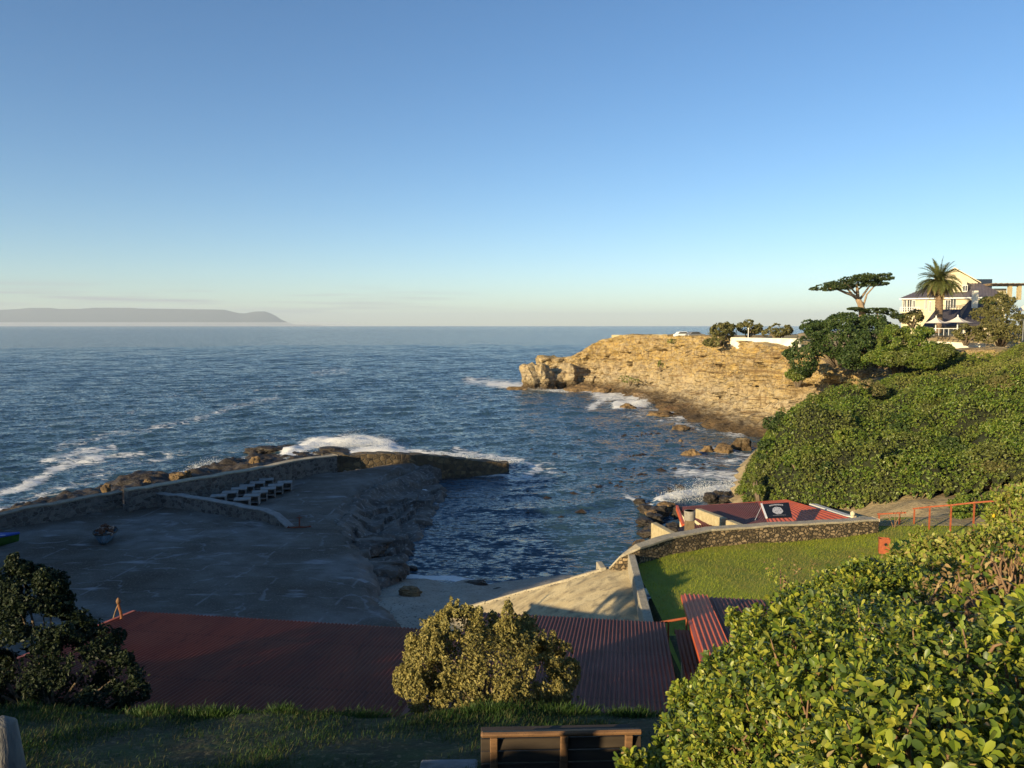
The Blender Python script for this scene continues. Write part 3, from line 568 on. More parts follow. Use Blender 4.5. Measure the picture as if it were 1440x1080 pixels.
# ------------------------------------------------------------------ sandstone cliff and point
FOOT = [(62, 92), (50, 97), (43, 103), (38.6, 110), (36.6, 118), (35.5, 135), (34.5, 156), (31, 175), (26, 188), (20, 196), (14, 200.5), (9, 203.5), (5.2, 206), (4.6, 209), (9, 213), (22, 219), (45, 226), (80, 230), (130, 232)]
TOPZ = [13.0, 12.9, 12.5, 12.2, 12.5, 13.5, 14.1, 14.3, 14.2, 12.2, 7.6, 7.2, 8.4, 5.0, 4.5, 7.5, 12.5, 13.4, 13.4]
fp = np.array(FOOT, float); seg = np.hypot(*np.diff(fp, axis=0).T); S = np.concatenate([[0], np.cumsum(seg)])
ns = 1280; ss = np.linspace(0, S[-1], ns)
def smooth(a, k=21):
    p = np.pad(a, (k, k), 'edge'); return np.convolve(p, np.ones(2 * k + 1) / (2 * k + 1), 'same')[k:-k]
fx, fy = smooth(np.interp(ss, S, fp[:, 0]), 14), smooth(np.interp(ss, S, fp[:, 1]), 14); tz = smooth(np.interp(ss, S, TOPZ), 8)
tx, ty = np.gradient(fx), np.gradient(fy); tl = np.hypot(tx, ty); nx, ny = -ty / tl, tx / tl           # outward (towards the sea)
nx, ny = smooth(nx, 14), smooth(ny, 14)
shelfw = np.interp(ss, S, [2, 3, 4, 5, 6, 7.5, 8, 6, 3.5, 2.5, 2, 2, 2, 2, 2, 2, 2, 2, 2])
inw = np.interp(ss, S, [5, 5, 5, 5, 5, 5, 5.2, 5.2, 4.8, 4, 2.8, 2.4, 2.2, 2.2, 3, 5, 6, 6, 6])
vv = np.concatenate([np.linspace(-1, 0, 34), np.linspace(0, 1, 84)[1:], np.linspace(1, 1.8, 10)[1:]])
VV, SS = np.meshgrid(vv, np.arange(ns), indexing='ij')
off = np.where(VV < 0, shelfw[SS] * -VV, np.where(VV < 1, -inw[SS] * np.interp(VV, [0, .22, .27, .48, .54, .74, .80, 1], [0, .46, .52, .58, .70, .76, .90, 1.0]), -inw[SS] * (1 + (VV - 1) * 2.5)))
h = np.where(VV < 0, 2.0 + VV * 2.6, np.where(VV < 1, 2 + (tz[SS] - 2) * np.interp(VV, [0, .22, .27, .48, .54, .74, .80, 1], [0, .18, .22, .47, .49, .76, .78, 1.0]), tz[SS]))
X = fx[SS] + nx[SS] * off; Y = fy[SS] + ny[SS] * off
face = sstep(-.15, .12, VV) * sstep(1.10, .9, VV); sh = sstep(.1, -.1, VV)
blk = fbm(X, Y, h * 1.3, .16, 3, 61); blk2 = fbm(X, Y, h * 1.6, .55, 4, 62); led = np.abs(fbm(X * .15, Y * .15, h, .55, 2, 63))
wq = .9 * fbm(X, Y, h, .22, 2, 70); sa = np.arange(ns)[None, :] * (S[-1] / ns) + 0 * VV
cell = _h(np.floor(sa * .34 + wq * .9), np.floor(h * .40 + sa * .03 + wq * .5), np.zeros_like(sa), 64) * 2 - 1
cell2 = _h(np.floor(sa * .95 + wq * 1.5), np.floor(h * .85 + sa * .06 + wq * .8), np.zeros_like(sa), 66) * 2 - 1
disp = face * (1.4 * blk + .5 * blk2 + .4 * led + 1.5 * cell + .9 * cell2 + .5 * np.abs(fbm(X, Y, h * .25, .5, 3, 69)))
X = X + nx[SS] * disp; Y = Y + ny[SS] * disp
Z = np.minimum(h + face * .5 * fbm(X, Y, h, .5, 3, 65), 13.75 + .12 * fbm(X, Y, 0, .6, 2, 74)) + sh * (.75 * fbm(X, Y, 0, .28, 4, 66) + .25 * np.abs(fbm(X * .3 + Y * .1, Y * .5, 0, 1.2, 3, 67))) + sstep(.95, 1.1, VV) * .25 * fbm(X, Y, 0, .4, 3, 68)
cl = raw_mesh('cliff', np.stack([X, Y, Z], -1).reshape(-1, 3), grid_faces(*X.shape)[:, ::-1], M_CLIFF, None, False); tag(cl, kind='structure')
ix, iy = fx - nx * inw * 1.6, fy - ny * inw * 1.6; keep = (np.arange(ns) % 20 == 0) & (tz > 11.8) & (fy > 126)
poly = [(a, b) for a, b, k in zip(ix, iy, keep) if k]
mb = MB(); mb.prism(poly, 4.0, 13.35); pl = mb.build('clifftop_plateau', simple('dry_clifftop_grass', (.42, .33, .17), (.26, .22, .10), .5, .95, .6, .1)); tag(pl, kind='structure')

# ------------------------------------------------------------------ rocks
def rock(name, label, loc, size, seed, mat, sub=4, group=None, rz=0.0, rough=.38, freq=1.1, flat=0.0):
    bm = bmesh.new(); bmesh.ops.create_icosphere(bm, subdivisions=sub, radius=1.0); me = bpy.data.meshes.new(name); bm.to_mesh(me); bm.free()
    V = np.empty(len(me.vertices) * 3); me.vertices.foreach_get('co', V); V = V.reshape(-1, 3)
    n1 = fbm(V[:, 0], V[:, 1], V[:, 2], freq, 4, seed); n2 = vnoise(np.floor(V[:, 0] * 2.2 + seed), np.floor(V[:, 1] * 2.2), np.floor(V[:, 2] * 3), seed)
    V = V * (1 + rough * n1 + .10 * n2)[:, None]
    if flat: V[:, 2] = np.sign(V[:, 2]) * np.abs(V[:, 2]) ** (1 - flat * .5)
    V *= np.array(size); me.vertices.foreach_set('co', V.ravel()); me.update(); me.materials.append(mat)
    o = link(bpy.data.objects.new(name, me)); o.location = loc; o.rotation_euler = (0, 0, rz); return tag(o, label, 'rock', group)
# the low reef outside the sea wall
r_out = [P(-160, 742, z=0), P(-20, 718, z=0), P(60, 698, z=0), P(132, 684, z=0), P(150, 679, z=0), P(205, 671, z=0), P(240, 667, z=0), P(320, 652, z=0), P(342, 636, z=0), P(395, 625, z=0), P(425, 632, z=0), P(450, 636, z=0)]
r_in = [(-16.6, 76.5), (-24, 70), (-31, 62), (-40, 53), (-50, 41)]
r_poly = [(p.x, p.y) for p in r_out] + r_in
def reef_z(X, Y):
    e = segdist([(p.x, p.y) for p in r_out], X, Y); i_ = segdist(r_in, X, Y); ins_ = inside(r_poly, X, Y); n_ = fbm(X, Y, 0, .22, 5, 71)
    return np.where(ins_, -.25 + .40 * sstep(0, 2.5, e) + .62 * np.maximum(0, n_ + .12) + .4 * np.abs(fbm(X * .8 + Y * .3, Y, 0, .8, 3, 72)) * sstep(0, 2, e) + .5 * sstep(4, 0, i_), -.7)
rf = heightfield('shore_reef', -56, -12, 38, 108, .2, reef_z, M_DARKROCK, mask=lambda X, Y: inside(r_poly, X, Y)); tag(rf, kind='structure')
# ================================================================== THINGS
# ------------------------------------------------------------------ sea walls and pier
def wall_run(pts, th, side=1):
    """pts: (x, y, z bottom, z top); returns a strip of wall bodies butted end to end, thickness to one side"""
    mb = MB(); P2 = [Vector((p[0], p[1], 0)) for p in pts]; nr = []
    for i in range(len(pts)):
        d = (P2[min(i + 1, len(pts) - 1)] - P2[max(i - 1, 0)]).normalized(); nr.append(Vector((-d.y, d.x, 0)) * side * th)
    vs = []; fs = []
    for p, q, n in zip(pts, P2, nr):
        vs += [(q.x, q.y, p[2]), (q.x, q.y, p[3]), (q.x + n.x, q.y + n.y, p[3]), (q.x + n.x, q.y + n.y, p[2])]
    for i in range(len(pts) - 1):
        a = i * 4; b = a + 4
        for k in range(4): fs.append((a + k, a + (k + 1) % 4, b + (k + 1) % 4, b + k))
    fs += [(0, 1, 2, 3), (len(vs) - 1, len(vs) - 2, len(vs) - 3, len(vs) - 4)]
    return mb.add(vs, fs)
def resample(pts, step, jit=0.0, seed=0):
    g = np.random.default_rng(seed); out = []
    for a, b in zip(pts[:-1], pts[1:]):
        n = max(1, int(math.dist(a[:2], b[:2]) / step))
        for k in range(n):
            t = k / n; out.append([a[i] + (b[i] - a[i]) * t for i in range(4)])
    out.append(list(pts[-1]))
    for p in out[1:-1]: p[3] += g.normal(0, jit); p[0] += g.normal(0, jit * .5); p[1] += g.normal(0, jit * .5)
    return out
def walled(name, label, cat, pts, th, mat, cap_mat, cap_h=.12, over=.05, jit=.02, side=1, seed=0):
    pts = resample(pts, .7, jit, seed); o = thing(name, label, cat, (pts[0][0], pts[0][1], pts[0][2]))
    o.location = (0, 0, 0)
    wall_run([(p[0], p[1], p[2], p[3] - cap_h) for p in pts], th, side).build('wall_body', mat, o)
    d0 = Vector((pts[1][0] - pts[0][0], pts[1][1] - pts[0][1], 0)).normalized(); cp = []
    for i, p in enumerate(pts):
        d = Vector((pts[min(i + 1, len(pts) - 1)][0] - pts[max(i - 1, 0)][0], pts[min(i + 1, len(pts) - 1)][1] - pts[max(i - 1, 0)][1], 0)).normalized()
        n = Vector((-d.y, d.x, 0)) * side; cp.append((p[0] - n.x * over, p[1] - n.y * over, p[3] - cap_h + .002, p[3]))
    wall_run(cp, th + 2 * over, side).build('coping', cap_mat, o, bevel=.02); return o
def WP(px, pyt, zt, zb=None):
    q = P(px, pyt, z=zt); return (q.x, q.y, 1.3 if zb is None else zb, zt)
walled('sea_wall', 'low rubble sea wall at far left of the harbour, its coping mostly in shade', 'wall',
       [WP(-180, 742, 3.05), WP(0, 722, 3.05), WP(60, 712, 3.1), WP(120, 700, 3.15), WP(172, 691, 3.2)], .75, M_RUBBLE, M_SHADECAP, jit=.04, seed=1)
walled('sea_wall', 'long grey rubble sea wall with sunlit coping behind the cement tables', 'wall',
       [WP(180, 689, 3.55), WP(260, 676, 3.6), WP(350, 661, 3.6), WP(430, 645, 3.6), WP(474, 640, 3.5)], .8, M_RUBBLE, M_CAP, jit=.03, seed=2)
walled('dividing_wall', 'short stone wall with a ramped end in front of the cement tables', 'wall',
       [WP(205, 692, 2.95), WP(260, 698, 2.95), WP(320, 708, 2.9), WP(368, 717, 2.85), WP(385, 724, 2.6), WP(404, 741, 1.95)], .55, M_RUBBLE, M_TERRACE, cap_h=.10, jit=.02, seed=3)
M_PIERSTONE = rubble('dark_pier_stone', (.16, .115, .06), (.06, .045, .03), (.10, .08, .055), 1.6, .12)
p_ = thing('pier', 'stone pier running out from the harbour wall, its tip catching the sun', 'pier')
pts = resample([(-18.2, 74.0, -.6, 3.3), (-12.5, 76.6, -.6, 3.2), (-8.5, 78.6, -.6, 2.6), (-6.4, 79.9, -.8, 2.2), (-3.2, 81.2, -.8, 1.55), (-.6, 82.3, -.8, 1.1)], .45, .05, 5)
wall_run(pts, 1.7, 1).build('wall_body', M_PIERSTONE, p_)
mb = MB(); a = Vector((-.55, 82.35, 0)); mb.prism([(a.x + .95 * math.cos(t) * .6 - .35, a.y + .75 + .92 * math.sin(t)) for t in [2 * math.pi * k / 14 for k in range(14)]], -.9, 1.15)
mb.build('pier_head', M_PIERSTONE, p_, bevel=.08)

# ------------------------------------------------------------------ twelve cement fish-cleaning tables in two rows
tb = thing('cement_table', 'x', 'table', group='cement fish-cleaning tables below the sea wall')
MB().box((0, 0, .70), (1.22, .95, .10)).build('table_top', M_TERRACE, tb, bevel=.015)
MB().box((-.53, 0, .325), (.09, .88, .65)).build('side_panel', M_TERRACE, tb, bevel=.01); MB().box((.53, 0, .325), (.09, .88, .65)).build('side_panel', M_TERRACE, tb, bevel=.01)
MB().box((-.02, .38, .325), (.965, .09, .648)).build('back_panel', M_TERRACE, tb); MB().box((-.02, -.1, .22), (.96, .70, .06)).build('shelf', M_TERRACE, tb)
fa, fb = P(341, 714, z=1.95), P(399, 689, z=1.95); ba, bb_ = P(309, 709, z=1.95), P(374, 685, z=1.95)
ordn = ['nearest', 'second', 'third', 'fourth', 'fifth', 'farthest']
for r, (a, b, nm) in enumerate(((fa, fb, 'front row, on the bay side'), (ba, bb_, 'back row, against the sea wall'))):
    for k in range(6):
        o = tb if (r == 0 and k == 0) else copy_tree(tb)
        t = k / 5; p = a.lerp(b, t); o.location = (p.x + rng.normal(0, .04), p.y + rng.normal(0, .04), 1.93); o.rotation_euler = (0, 0, R(16) + rng.normal(0, .05) + R(0))
        o['label'] = f'{ordn[k]} grey cement table of the {nm}'

# ------------------------------------------------------------------ boats, anchor
def boat_hull(mb, ln, bm_, h, n=14, m=9, flat=.35):
    rows = []
    for i in range(n + 1):
        t = i / n; x = ln * (t - .5); wd = bm_ / 2 * max(.02, (1 - max(0, (t - .35) / .65) ** 2.2)) * (.78 + .22 * sstep(0, .3, t)); rise = .28 * h * max(0, (t - .5) * 2) ** 2
        row = []
        for j in range(m):
            a = -1 + 2 * j / (m - 1); y = wd * math.copysign(abs(a) ** .8, a); z = h * abs(a) ** 2.6 * (1) + rise * abs(a) + (.45 * h * max(0, t - .8) / .2 * (1 - abs(a)) if t > .8 else 0)
            row.append((x + .12 * h * (t > .9) * abs(a), y, z + .0))
        rows.append(row)
    vs = [v for r in rows for v in r]; fs = [(i * m + j, i * m + j + 1, (i + 1) * m + j + 1, (i + 1) * m + j) for i in range(n) for j in range(m - 1)]
    mb.add(vs, fs); mb.add(rows[0], [tuple(range(m))]); return rows
def rim(rows, r=.045):
    mb = MB(); m = len(rows[0])
    left = [Vector(r_[0]) for r_ in rows]; right = [Vector(r_[-1]) for r_ in rows]
    mb.tube(left, r, 6); mb.tube(right, r, 6); mb.tube([left[0], right[0]], r, 6); return mb
q = P(6, 768, z=1.95); bo = thing('rowing_boat', 'blue decked boat with a green bottom, cut off by the left edge', 'boat', (q.x - 1.55, q.y + .1, 1.93), R(4))
mb = MB(); rows = boat_hull(mb, 4.6, 1.7, .62); M_GREENPAINT = simple('green_boat_paint', (.06, .16, .025), (.04, .10, .02), 3, .5, .1, .005); M_BLUEPAINT = simple('blue_boat_paint', (.03, .09, .42), (.025, .07, .32), 3, .45, .1, .005)
mb.build('hull', M_GREENPAINT, bo, smooth=True); rim(rows, .06).build('gunwale', M_BLUEPAINT, bo, smooth=True)
mb = MB(); m = len(rows[0]); ctr = [((r_[0][0] + r_[-1][0]) / 2, 0, max(r_[0][2], r_[-1][2]) + .10) for r_ in rows]
for i in range(len(rows) - 1): mb.add([rows[i][0], ctr[i], ctr[i + 1], rows[i + 1][0]], [(0, 1, 2, 3)]); mb.add([ctr[i], rows[i][-1], rows[i + 1][-1], ctr[i + 1]], [(0, 1, 2, 3)])
mb.build('deck', M_BLUEPAINT, bo); MB().box((1.55, -.22, .74), (.34, .3, .02), rx=-.15).build('hatch', M_WHITEPAINT, bo)
q = P(134, 768, z=1.9); b2 = thing('old_boat', 'small old blue boat heaped with rusty brown and pale debris', 'boat', (q.x + .1, q.y + 1.0, 1.9), R(-68))
mb = MB(); rows = boat_hull(mb, 2.6, 1.4, .62); M_OLDBLUE = simple('flaking_blue_paint', (.10, .22, .33), (.07, .10, .13), 5, .7, .3, .01, speck=(.22, .2, .18))
mb.build('hull', M_OLDBLUE, b2, smooth=True); rim(rows, .05).build('gunwale', M_DARKTIMBER, b2)
g = np.random.default_rng(4); mats = [simple('rust_scrap', (.16, .07, .04), (.08, .04, .025), 9, .9, .4, .02), simple('pale_shell_scrap', (.42, .33, .27), (.25, .19, .15), 9, .9, .4, .02)]
for mi in (0, 1):
    mb = MB()
    for k in range(26):
        x, y = g.uniform(-1.0, .8), g.uniform(-.42, .42); z = .58 + .5 * max(0, 1 - (x + .1) ** 2 - (y * 1.6) ** 2) * g.uniform(.6, 1)
        if mi == 0: z += .12 * (x > .1)
        mb.box((x, y, z), (g.uniform(.12, .34), g.uniform(.1, .26), g.uniform(.1, .2)), g.uniform(0, 3), g.uniform(-.6, .6), g.uniform(-.6, .6))
    mb.build('debris_heap', mats[mi], b2, bevel=.025)
q = P(421, 742, z=1.95); an = thing('anchor', 'small rusty red anchor lying by the end of the short wall', 'anchor', (q.x, q.y, 1.92), R(8)); M_RUST = simple('red_rust', (.22, .06, .03), (.12, .04, .025), 12, .85, .4, .01)
MB().tube([(0, 0, .05), (0, .05, .75)], .045, 8).build('shank', M_RUST, an); MB().tube([(-.72, -.1, .10), (-.4, 0, .05), (0, .02, .07), (.4, 0, .05), (.72, -.1, .12)], [.03, .055, .065, .055, .03], 8).build('arm', M_RUST, an)
for s_ in (-1, 1): MB().add([(s_ * .72, -.16, .20), (s_ * .86, -.1, .06), (s_ * .60, -.1, .04), (s_ * .72, .02, .2)], [(0, 1, 2), (0, 2, 3), (0, 3, 1), (1, 3, 2)]).build('fluke', M_RUST, an)
MB().tube([(-.2, .05, .72), (.2, .05, .72)], .03, 6).build('stock', M_RUST, an); MB().tube([Vector((.07 * math.cos(t), .05, .82 + .07 * math.sin(t))) for t in [6.2832 * k / 10 for k in range(11)]], .018, 6).build('ring', M_RUST, an)

# ------------------------------------------------------------------ museum roofs on the near side of the harbour
YAW = R(-8.5); UU = Vector((math.cos(YAW), math.sin(YAW), 0)); VVc = Vector((-math.sin(YAW), math.cos(YAW), 0))
def corrug(O, wd, ln, rise, pitch=.11, amp=.024, seg=6, th=.012, x0=0.0):
    """corrugated sheet: O = far left corner; runs wd along UU and ln towards the viewer, rising"""
    O = Vector(O); n = int(wd / pitch * seg); rows = 6; Vt = []
    dn = (-VVc * ln + Vector((0, 0, rise))); nrm = UU.cross(dn).normalized(); nrm = nrm if nrm.z > 0 else -nrm
    for r_ in range(rows + 1):
        for i in range(n + 1):
            Vt.append(O + UU * (i * pitch / seg) + dn * (r_ / rows) + nrm * (amp * math.sin(2 * math.pi * i / seg) - .004 * (r_ % 2)))
    V = np.array([tuple(v) for v in Vt]); Fc = grid_faces(rows + 1, n + 1); m = len(V)
    V2 = V - np.array(tuple(nrm)) * th
    return np.vstack([V, V2]), np.vstack([Fc, Fc[:, ::-1] + m]), nrm
def roofed(name, label, O, wd, ln, rise, mat, base_z, wall_mat, trim_mat, pitch=.11, sheet=None, group=None, trim_left=True):
    o = thing(name, label, 'building', (0, 0, 0), group=group)
    V, Fc, nrm = corrug(O, wd, ln, rise, pitch, amp=.22 * pitch); r = raw_mesh('roof', V, Fc, mat, o)
    O = Vector(O); fl, fr = O, O + UU * wd; nl, nr_ = O - VVc * ln + Vector((0, 0, rise)), O + UU * wd - VVc * ln + Vector((0, 0, rise))
    i_ = .18; q = [fl + UU * i_ - VVc * i_, fr - UU * i_ - VVc * i_, nr_ - UU * i_ + VVc * i_, nl + UU * i_ + VVc * i_]
    mb = MB(); mb.prism([(p.x, p.y) for p in q][::-1], base_z, [p.z - .06 for p in q][::-1]); mb.build('wall', wall_mat, o)
    tm = MB(); dz = Vector((0, 0, -.03))
    if trim_left: tm.beam(fl + dz - UU * .04, nl + dz - UU * .04, .10, .12); tm.build('verge_board', trim_mat, o)
    MB().beam(fl + VVc * .03 + Vector((0, 0, -.08)), fr + VVc * .03 + Vector((0, 0, -.08)), .05, .10).build('eaves_gutter', trim_mat, o)
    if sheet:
        V, Fc, _ = corrug(O + nrm * .055 + UU * sheet[0], sheet[1], ln, rise, pitch, amp=.22 * pitch); raw_mesh('orange_roof_sheet', V, Fc, sheet[2], o)
    return o
OA = P(190, 860, Y=22.0)
roofed('harbour_building', 'long low building with a dark red corrugated roof left of the yellow-leaved bush', OA, 10.75, 9.2, 1.0, M_REDROOF, 1.5, M_CREAM, M_ORANGE)
OB = P(676, 861, Y=21.7)
roofed('harbour_building', 'building with a faded maroon corrugated roof right of the yellow-leaved bush', OB, 5.25, 8.6, .95, M_MAROON, 2.0, M_CREAM, M_MAROON, .10)
OC = P(944, 879, Y=20.75)
roofed('harbour_annexe', 'narrow lower red-roofed link between the maroon roof and the orange-edged roof', OC + Vector((.09, -.014, -.12)), .95, 8.0, .75, M_REDROOF, 3.0, M_CREAM, M_REDROOF, .11, trim_left=False)
OD = P(962, 838, Y=20.9)
roofed('harbour_building', 'higher corrugated roof with an orange left verge beside the green lawn', OD, 4.4, 8.5, .95, M_MAROON, 5.0, M_CREAM, M_ORANGE, .12, sheet=(0, .62, M_ORANGE))  # left strip of the roof is a separate, more orange sheet
pa, pb = P(908, 879, Y=21.2), P(972, 868, Y=21.1)
rl = thing('handrail', 'short orange pipe rail between the maroon roof and the lawn', 'railing', (0, 0, 0)); MB().tube([pa, pb], .035, 8).build('rail', M_RUSTPAINT, rl)
for t in (.12, .5, .9): c_ = pa.lerp(pb, t); MB().tube([c_, (c_.x, c_.y, c_.z - 1.2)], .028, 8).build('post', M_RUSTPAINT, rl)
q = P(171, 873, Y=21.2); ps = thing('roof_post', 'small rusty orange roof post with round lamp head and stay rod', 'post', (q.x, q.y, q.z), 0)
h_ = P(168, 841, Y=21.2) - q
MB().tube([(0, 0, -.05), (.0, 0, .12), (-.015, 0, .26), (-.06, 0, .42), (-.07, 0, .5)], [.06, .035, .04, .04, .03], 10).build('pole', M_BRONZE, ps)
MB().lathe((-.07, 0, .48), [(.03, 0), (.055, .04), (.065, .10), (.04, .16), (.02, .19)], 12).build('lamp_head', M_BROWNTIMBER, ps, smooth=True)
MB().tube([(-.07, 0, .5), (-.18, .02, .25), (-.27, .04, .0)], [.018, .022, .016], 6).build('stay_rod', M_TIMBER, ps)

# ------------------------------------------------------------------ lawn edge: kerb, curved stone wall, bin
ka, kb = P(888, 788, z=5.9), P(905, 874, z=5.95)
mb = MB(); mb.beam(ka + Vector((0, .0, -.1)), kb + Vector((0, -1.5, -.1)), .32, .75); k_ = mb.build('lawn_kerb', M_CAP, bevel=.03); tag(k_, 'straight pale concrete kerb wall between the slipway and the lawn', 'kerb wall')
def LW(px, pyt, zt): q = P(px, pyt, z=zt); return (q.x, q.y, 4.6, zt)
walled('lawn_wall', 'curved brown rubble stone wall with pale coping along the lawn', 'wall',
       [LW(858, 797, 5.45), LW(872, 781, 6.1), LW(900, 769, 6.5), LW(945, 755, 6.55), LW(1000, 744, 6.6), LW(1060, 740, 6.6), LW(1120, 736, 6.6), LW(1180, 733, 6.6), LW(1236, 730, 6.55)], .42, M_LAWNRUBBLE, M_CAP, cap_h=.11, jit=.012, side=1, seed=8)
q = P(1243, 776, z=5.9); bn = thing('litter_bin', 'orange litter bin with a holed side on the lawn', 'bin', (q.x, q.y, 5.85), R(-18))
mb = MB(); outer = [(-.27, -.2, 0), (.27, -.2, 0), (.27, .2, 0), (-.27, .2, 0)]
for (cx, cy, sx, sy) in ((0, -.19, .54, .02), (0, .19, .54, .02), (-.26, 0, .02, .36), (.26, 0, .02, .36)): mb.box((cx, cy, .38), (sx, sy, .76))
mb.box((0, 0, .02), (.5, .36, .03)); mb.build('bin_body', M_RUSTPAINT, bn)
MB().lathe((0, 0, 0), [(.085, 0), (.085, .012)], 14).build('round_hole', M_BLACKBOARD, bn); bn.children[-1].rotation_euler = (R(90), 0, 0); bn.children[-1].location = (.06, -.2, .5)
mb = MB()
for s_ in (-1, 1): mb.box((0, s_ * .19, .77), (.58, .03, .03)); mb.box((s_ * .27, 0, .77), (.03, .35, .028))
mb.build('rim', M_RUSTPAINT, bn); bn.scale = (.82, .82, .85)

# ------------------------------------------------------------------ railings
def railing(label, posts, tops, extra_left=.1, extra_right=.1):
    o = thing('railing', label, 'railing', (0, 0, 0)); T = []
    for (bx, by, Yd), ty in zip(posts, tops):
        b = P(bx, by, Y=Yd); t = P(bx, ty, Y=Yd); T.append(t); MB().box(((b.x + t.x) / 2, b.y, (b.z - .3 + t.z) / 2), (.06, .06, t.z - b.z + .28)).build('post', M_RUSTPAINT, o)
    a = T[0] + (T[0] - T[1]).normalized() * extra_left; z = T[-1] + (T[-1] - T[-2]).normalized() * extra_right
    mb = MB(); ptsr = [a] + T + [z]
    for s_, e_ in zip(ptsr[:-1], ptsr[1:]): mb.beam(s_ + Vector((0, 0, .045)), e_ + Vector((0, 0, .045)), .06, .07)
    mb.build('top_rail', M_RUSTPAINT, o); return o
railing('short orange-red railing with two posts at the end of the stone wall', [(1236, 740, 38.8), (1265, 743, 38.5)], [724, 722.5], .08, .3)
railing('long orange-red railing of five posts in front of the green hedge', [(1285.5, 740, 38.6), (1307, 744, 37.6), (1337, 743, 36.6), (1369.5, 738, 36.2), (1406, 735, 35.8)], [716.5, 714, 711.5, 708, 705], .08, .7)

# ------------------------------------------------------------------ shed behind the stone wall
sh_ = thing('lower_shed', 'low shed below the stone wall with a purple and orange corrugated roof', 'building', (0, 0, 0))
def plane_sheet(A, B, Cc, D, pitch, mat, name, parent, amp=.02):
    """corrugated quad: A far left, B far right, Cc near right, D near left (ribs run far to near)"""
    A, B, Cc, D = map(Vector, (A, B, Cc, D)); wd = (B - A).length; n = int(wd / pitch * 6); nrm = (B - A).cross(A - D).normalized(); nrm = nrm if nrm.z > 0 else -nrm; V = []
    for r_ in range(2):
        for i in range(n + 1):
            t = i / n; p = (A.lerp(B, t) if r_ == 0 else D.lerp(Cc, t)) + nrm * amp * math.sin(i * math.pi / 3); V.append(tuple(p))
    V = np.array(V); V2 = V - np.array(tuple(nrm)) * .02; Fc = grid_faces(2, n + 1)
    return raw_mesh(name, np.vstack([V, V2]), np.vstack([Fc, Fc[:, ::-1] + len(V)]), mat, parent)
S1, S2, S3 = P(952, 713, Y=50.5), P(1066, 706, Y=51.5), P(1106, 702.5, Y=52)
n1, n2, n3 = P(952 + 24, 770, Y=40.5), P(1092, 762, Y=40.6), P(1206, 731, Y=41)
plane_sheet(S1, S2, n2, n1 + Vector((2.2, 0, 0)), .14, M_MAROON, 'roof', sh_); plane_sheet(S2, S3, n3, n2, .14, M_ORANGE, 'orange_roof_sheet', sh_)  # right half of the roof is more orange than the left
MB().beam(S1 + Vector((0, 0, -.05)), P(962, 741, Y=46), .14, .35).build('verge_board', M_ORANGE, sh_); MB().beam(S1 + Vector((0, .05, -.12)), S3 + Vector((0, .05, -.12)), .1, .2).build('eaves_board', M_ORANGE, sh_)
mb = MB(); q = [S1 + Vector((.15, -.2, 0)), S3 + Vector((-.2, -.2, 0)), n3 + Vector((-.2, .2, 0)), n1 + Vector((2.4, .2, 0))]; mb.prism([(p.x, p.y) for p in q][::-1], .8, [p.z - .12 for p in q][::-1]); mb.build('wall', M_CREAM, sh_)
lo = thing('lean_to', 'small red lean-to roof in front of the shed, beside the pipe chimney', 'building', (0, 0, 0))
l1, l2, l3, l4 = P(955, 741, Y=45.5), P(1010, 735, Y=46), P(1030, 760, Y=39.6), P(948, 766, Y=40); plane_sheet(l1, l2, l3, l4, .14, M_REDROOF, 'roof', lo)
mb = MB(); mb.prism([(p.x, p.y) for p in (l4, l3, l2, l1)], 1.0, [p.z - .1 for p in (l4, l3, l2, l1)]); mb.build('wall', M_CREAM, lo)
def parapet(label, a, b, th, ht, mat=M_PLASTER, name='parapet_wall'):
    a, b = Vector(a), Vector(b); d = (b - a); d.z = 0; n = Vector((-d.y, d.x, 0)).normalized() * th / 2
    mb = MB(); mb.prism([(a.x - n.x, a.y - n.y), (b.x - n.x, b.y - n.y), (b.x + n.x, b.y + n.y), (a.x + n.x, a.y + n.y)], [a.z - ht, b.z - ht, b.z - ht, a.z - ht], [a.z, b.z, b.z, a.z])
    o = mb.build(name, mat, None, bevel=.04); return tag(o, label, 'parapet')
parapet('sunlit sloping parapet between the shed roof and the lean-to', P(982, 715, Y=47.5), P(1019, 728.5, Y=44), .4, .75)
parapet('short pale parapet stub at the shed corner behind the stone wall', P(1025, 731, Y=42.5), P(1043, 738, Y=41), .4, .6)
parapet('pale sloping parapet along the right edge of the orange roof', P(1143, 708, Y=51.0), P(1196, 725.5, Y=42.6), .5, .8, M_WHITEWALL)
parapet('pale stub wall beside the post at the right end of the shed', P(1207, 725, Y=42), P(1232, 731, Y=40.4), .5, .8, M_PLASTER)
mb = MB(); a, b, c_ = P(923, 734, Y=44), P(955, 751, Y=41), P(926, 758, Y=42.5)
mb.prism([(a.x, a.y), (b.x, b.y), (b.x - .3, b.y - .35), (a.x - .35, a.y - .2)][::-1], 2.6, [a.z, b.z, b.z, a.z][::-1]); gw = mb.build('gable_wall', M_PLASTER, bevel=.03); tag(gw, 'pale triangular gable wall at the water end of the lean-to', 'wall')
q = P(1198.5, 736, Y=41.2); po = MB().lathe((q.x, q.y, q.z - .6), [(.10, 0), (.09, 1.05), (.12, 1.08), (.12, 1.2), (.03, 1.28)], 10).build('gate_post', M_CREAM, bevel=0); tag(po, 'slim pale post at the right corner of the orange roof', 'post')
q = P(969.5, 748, Y=41.5); ch = thing('pipe_chimney', 'stubby chimney with wide grey pipe on a brown square base', 'chimney', (q.x, q.y, 0))
z0, z1, z2 = P(970, 752, Y=41.5).z, P(970, 731, Y=41.5).z, P(970, 718, Y=41.5).z
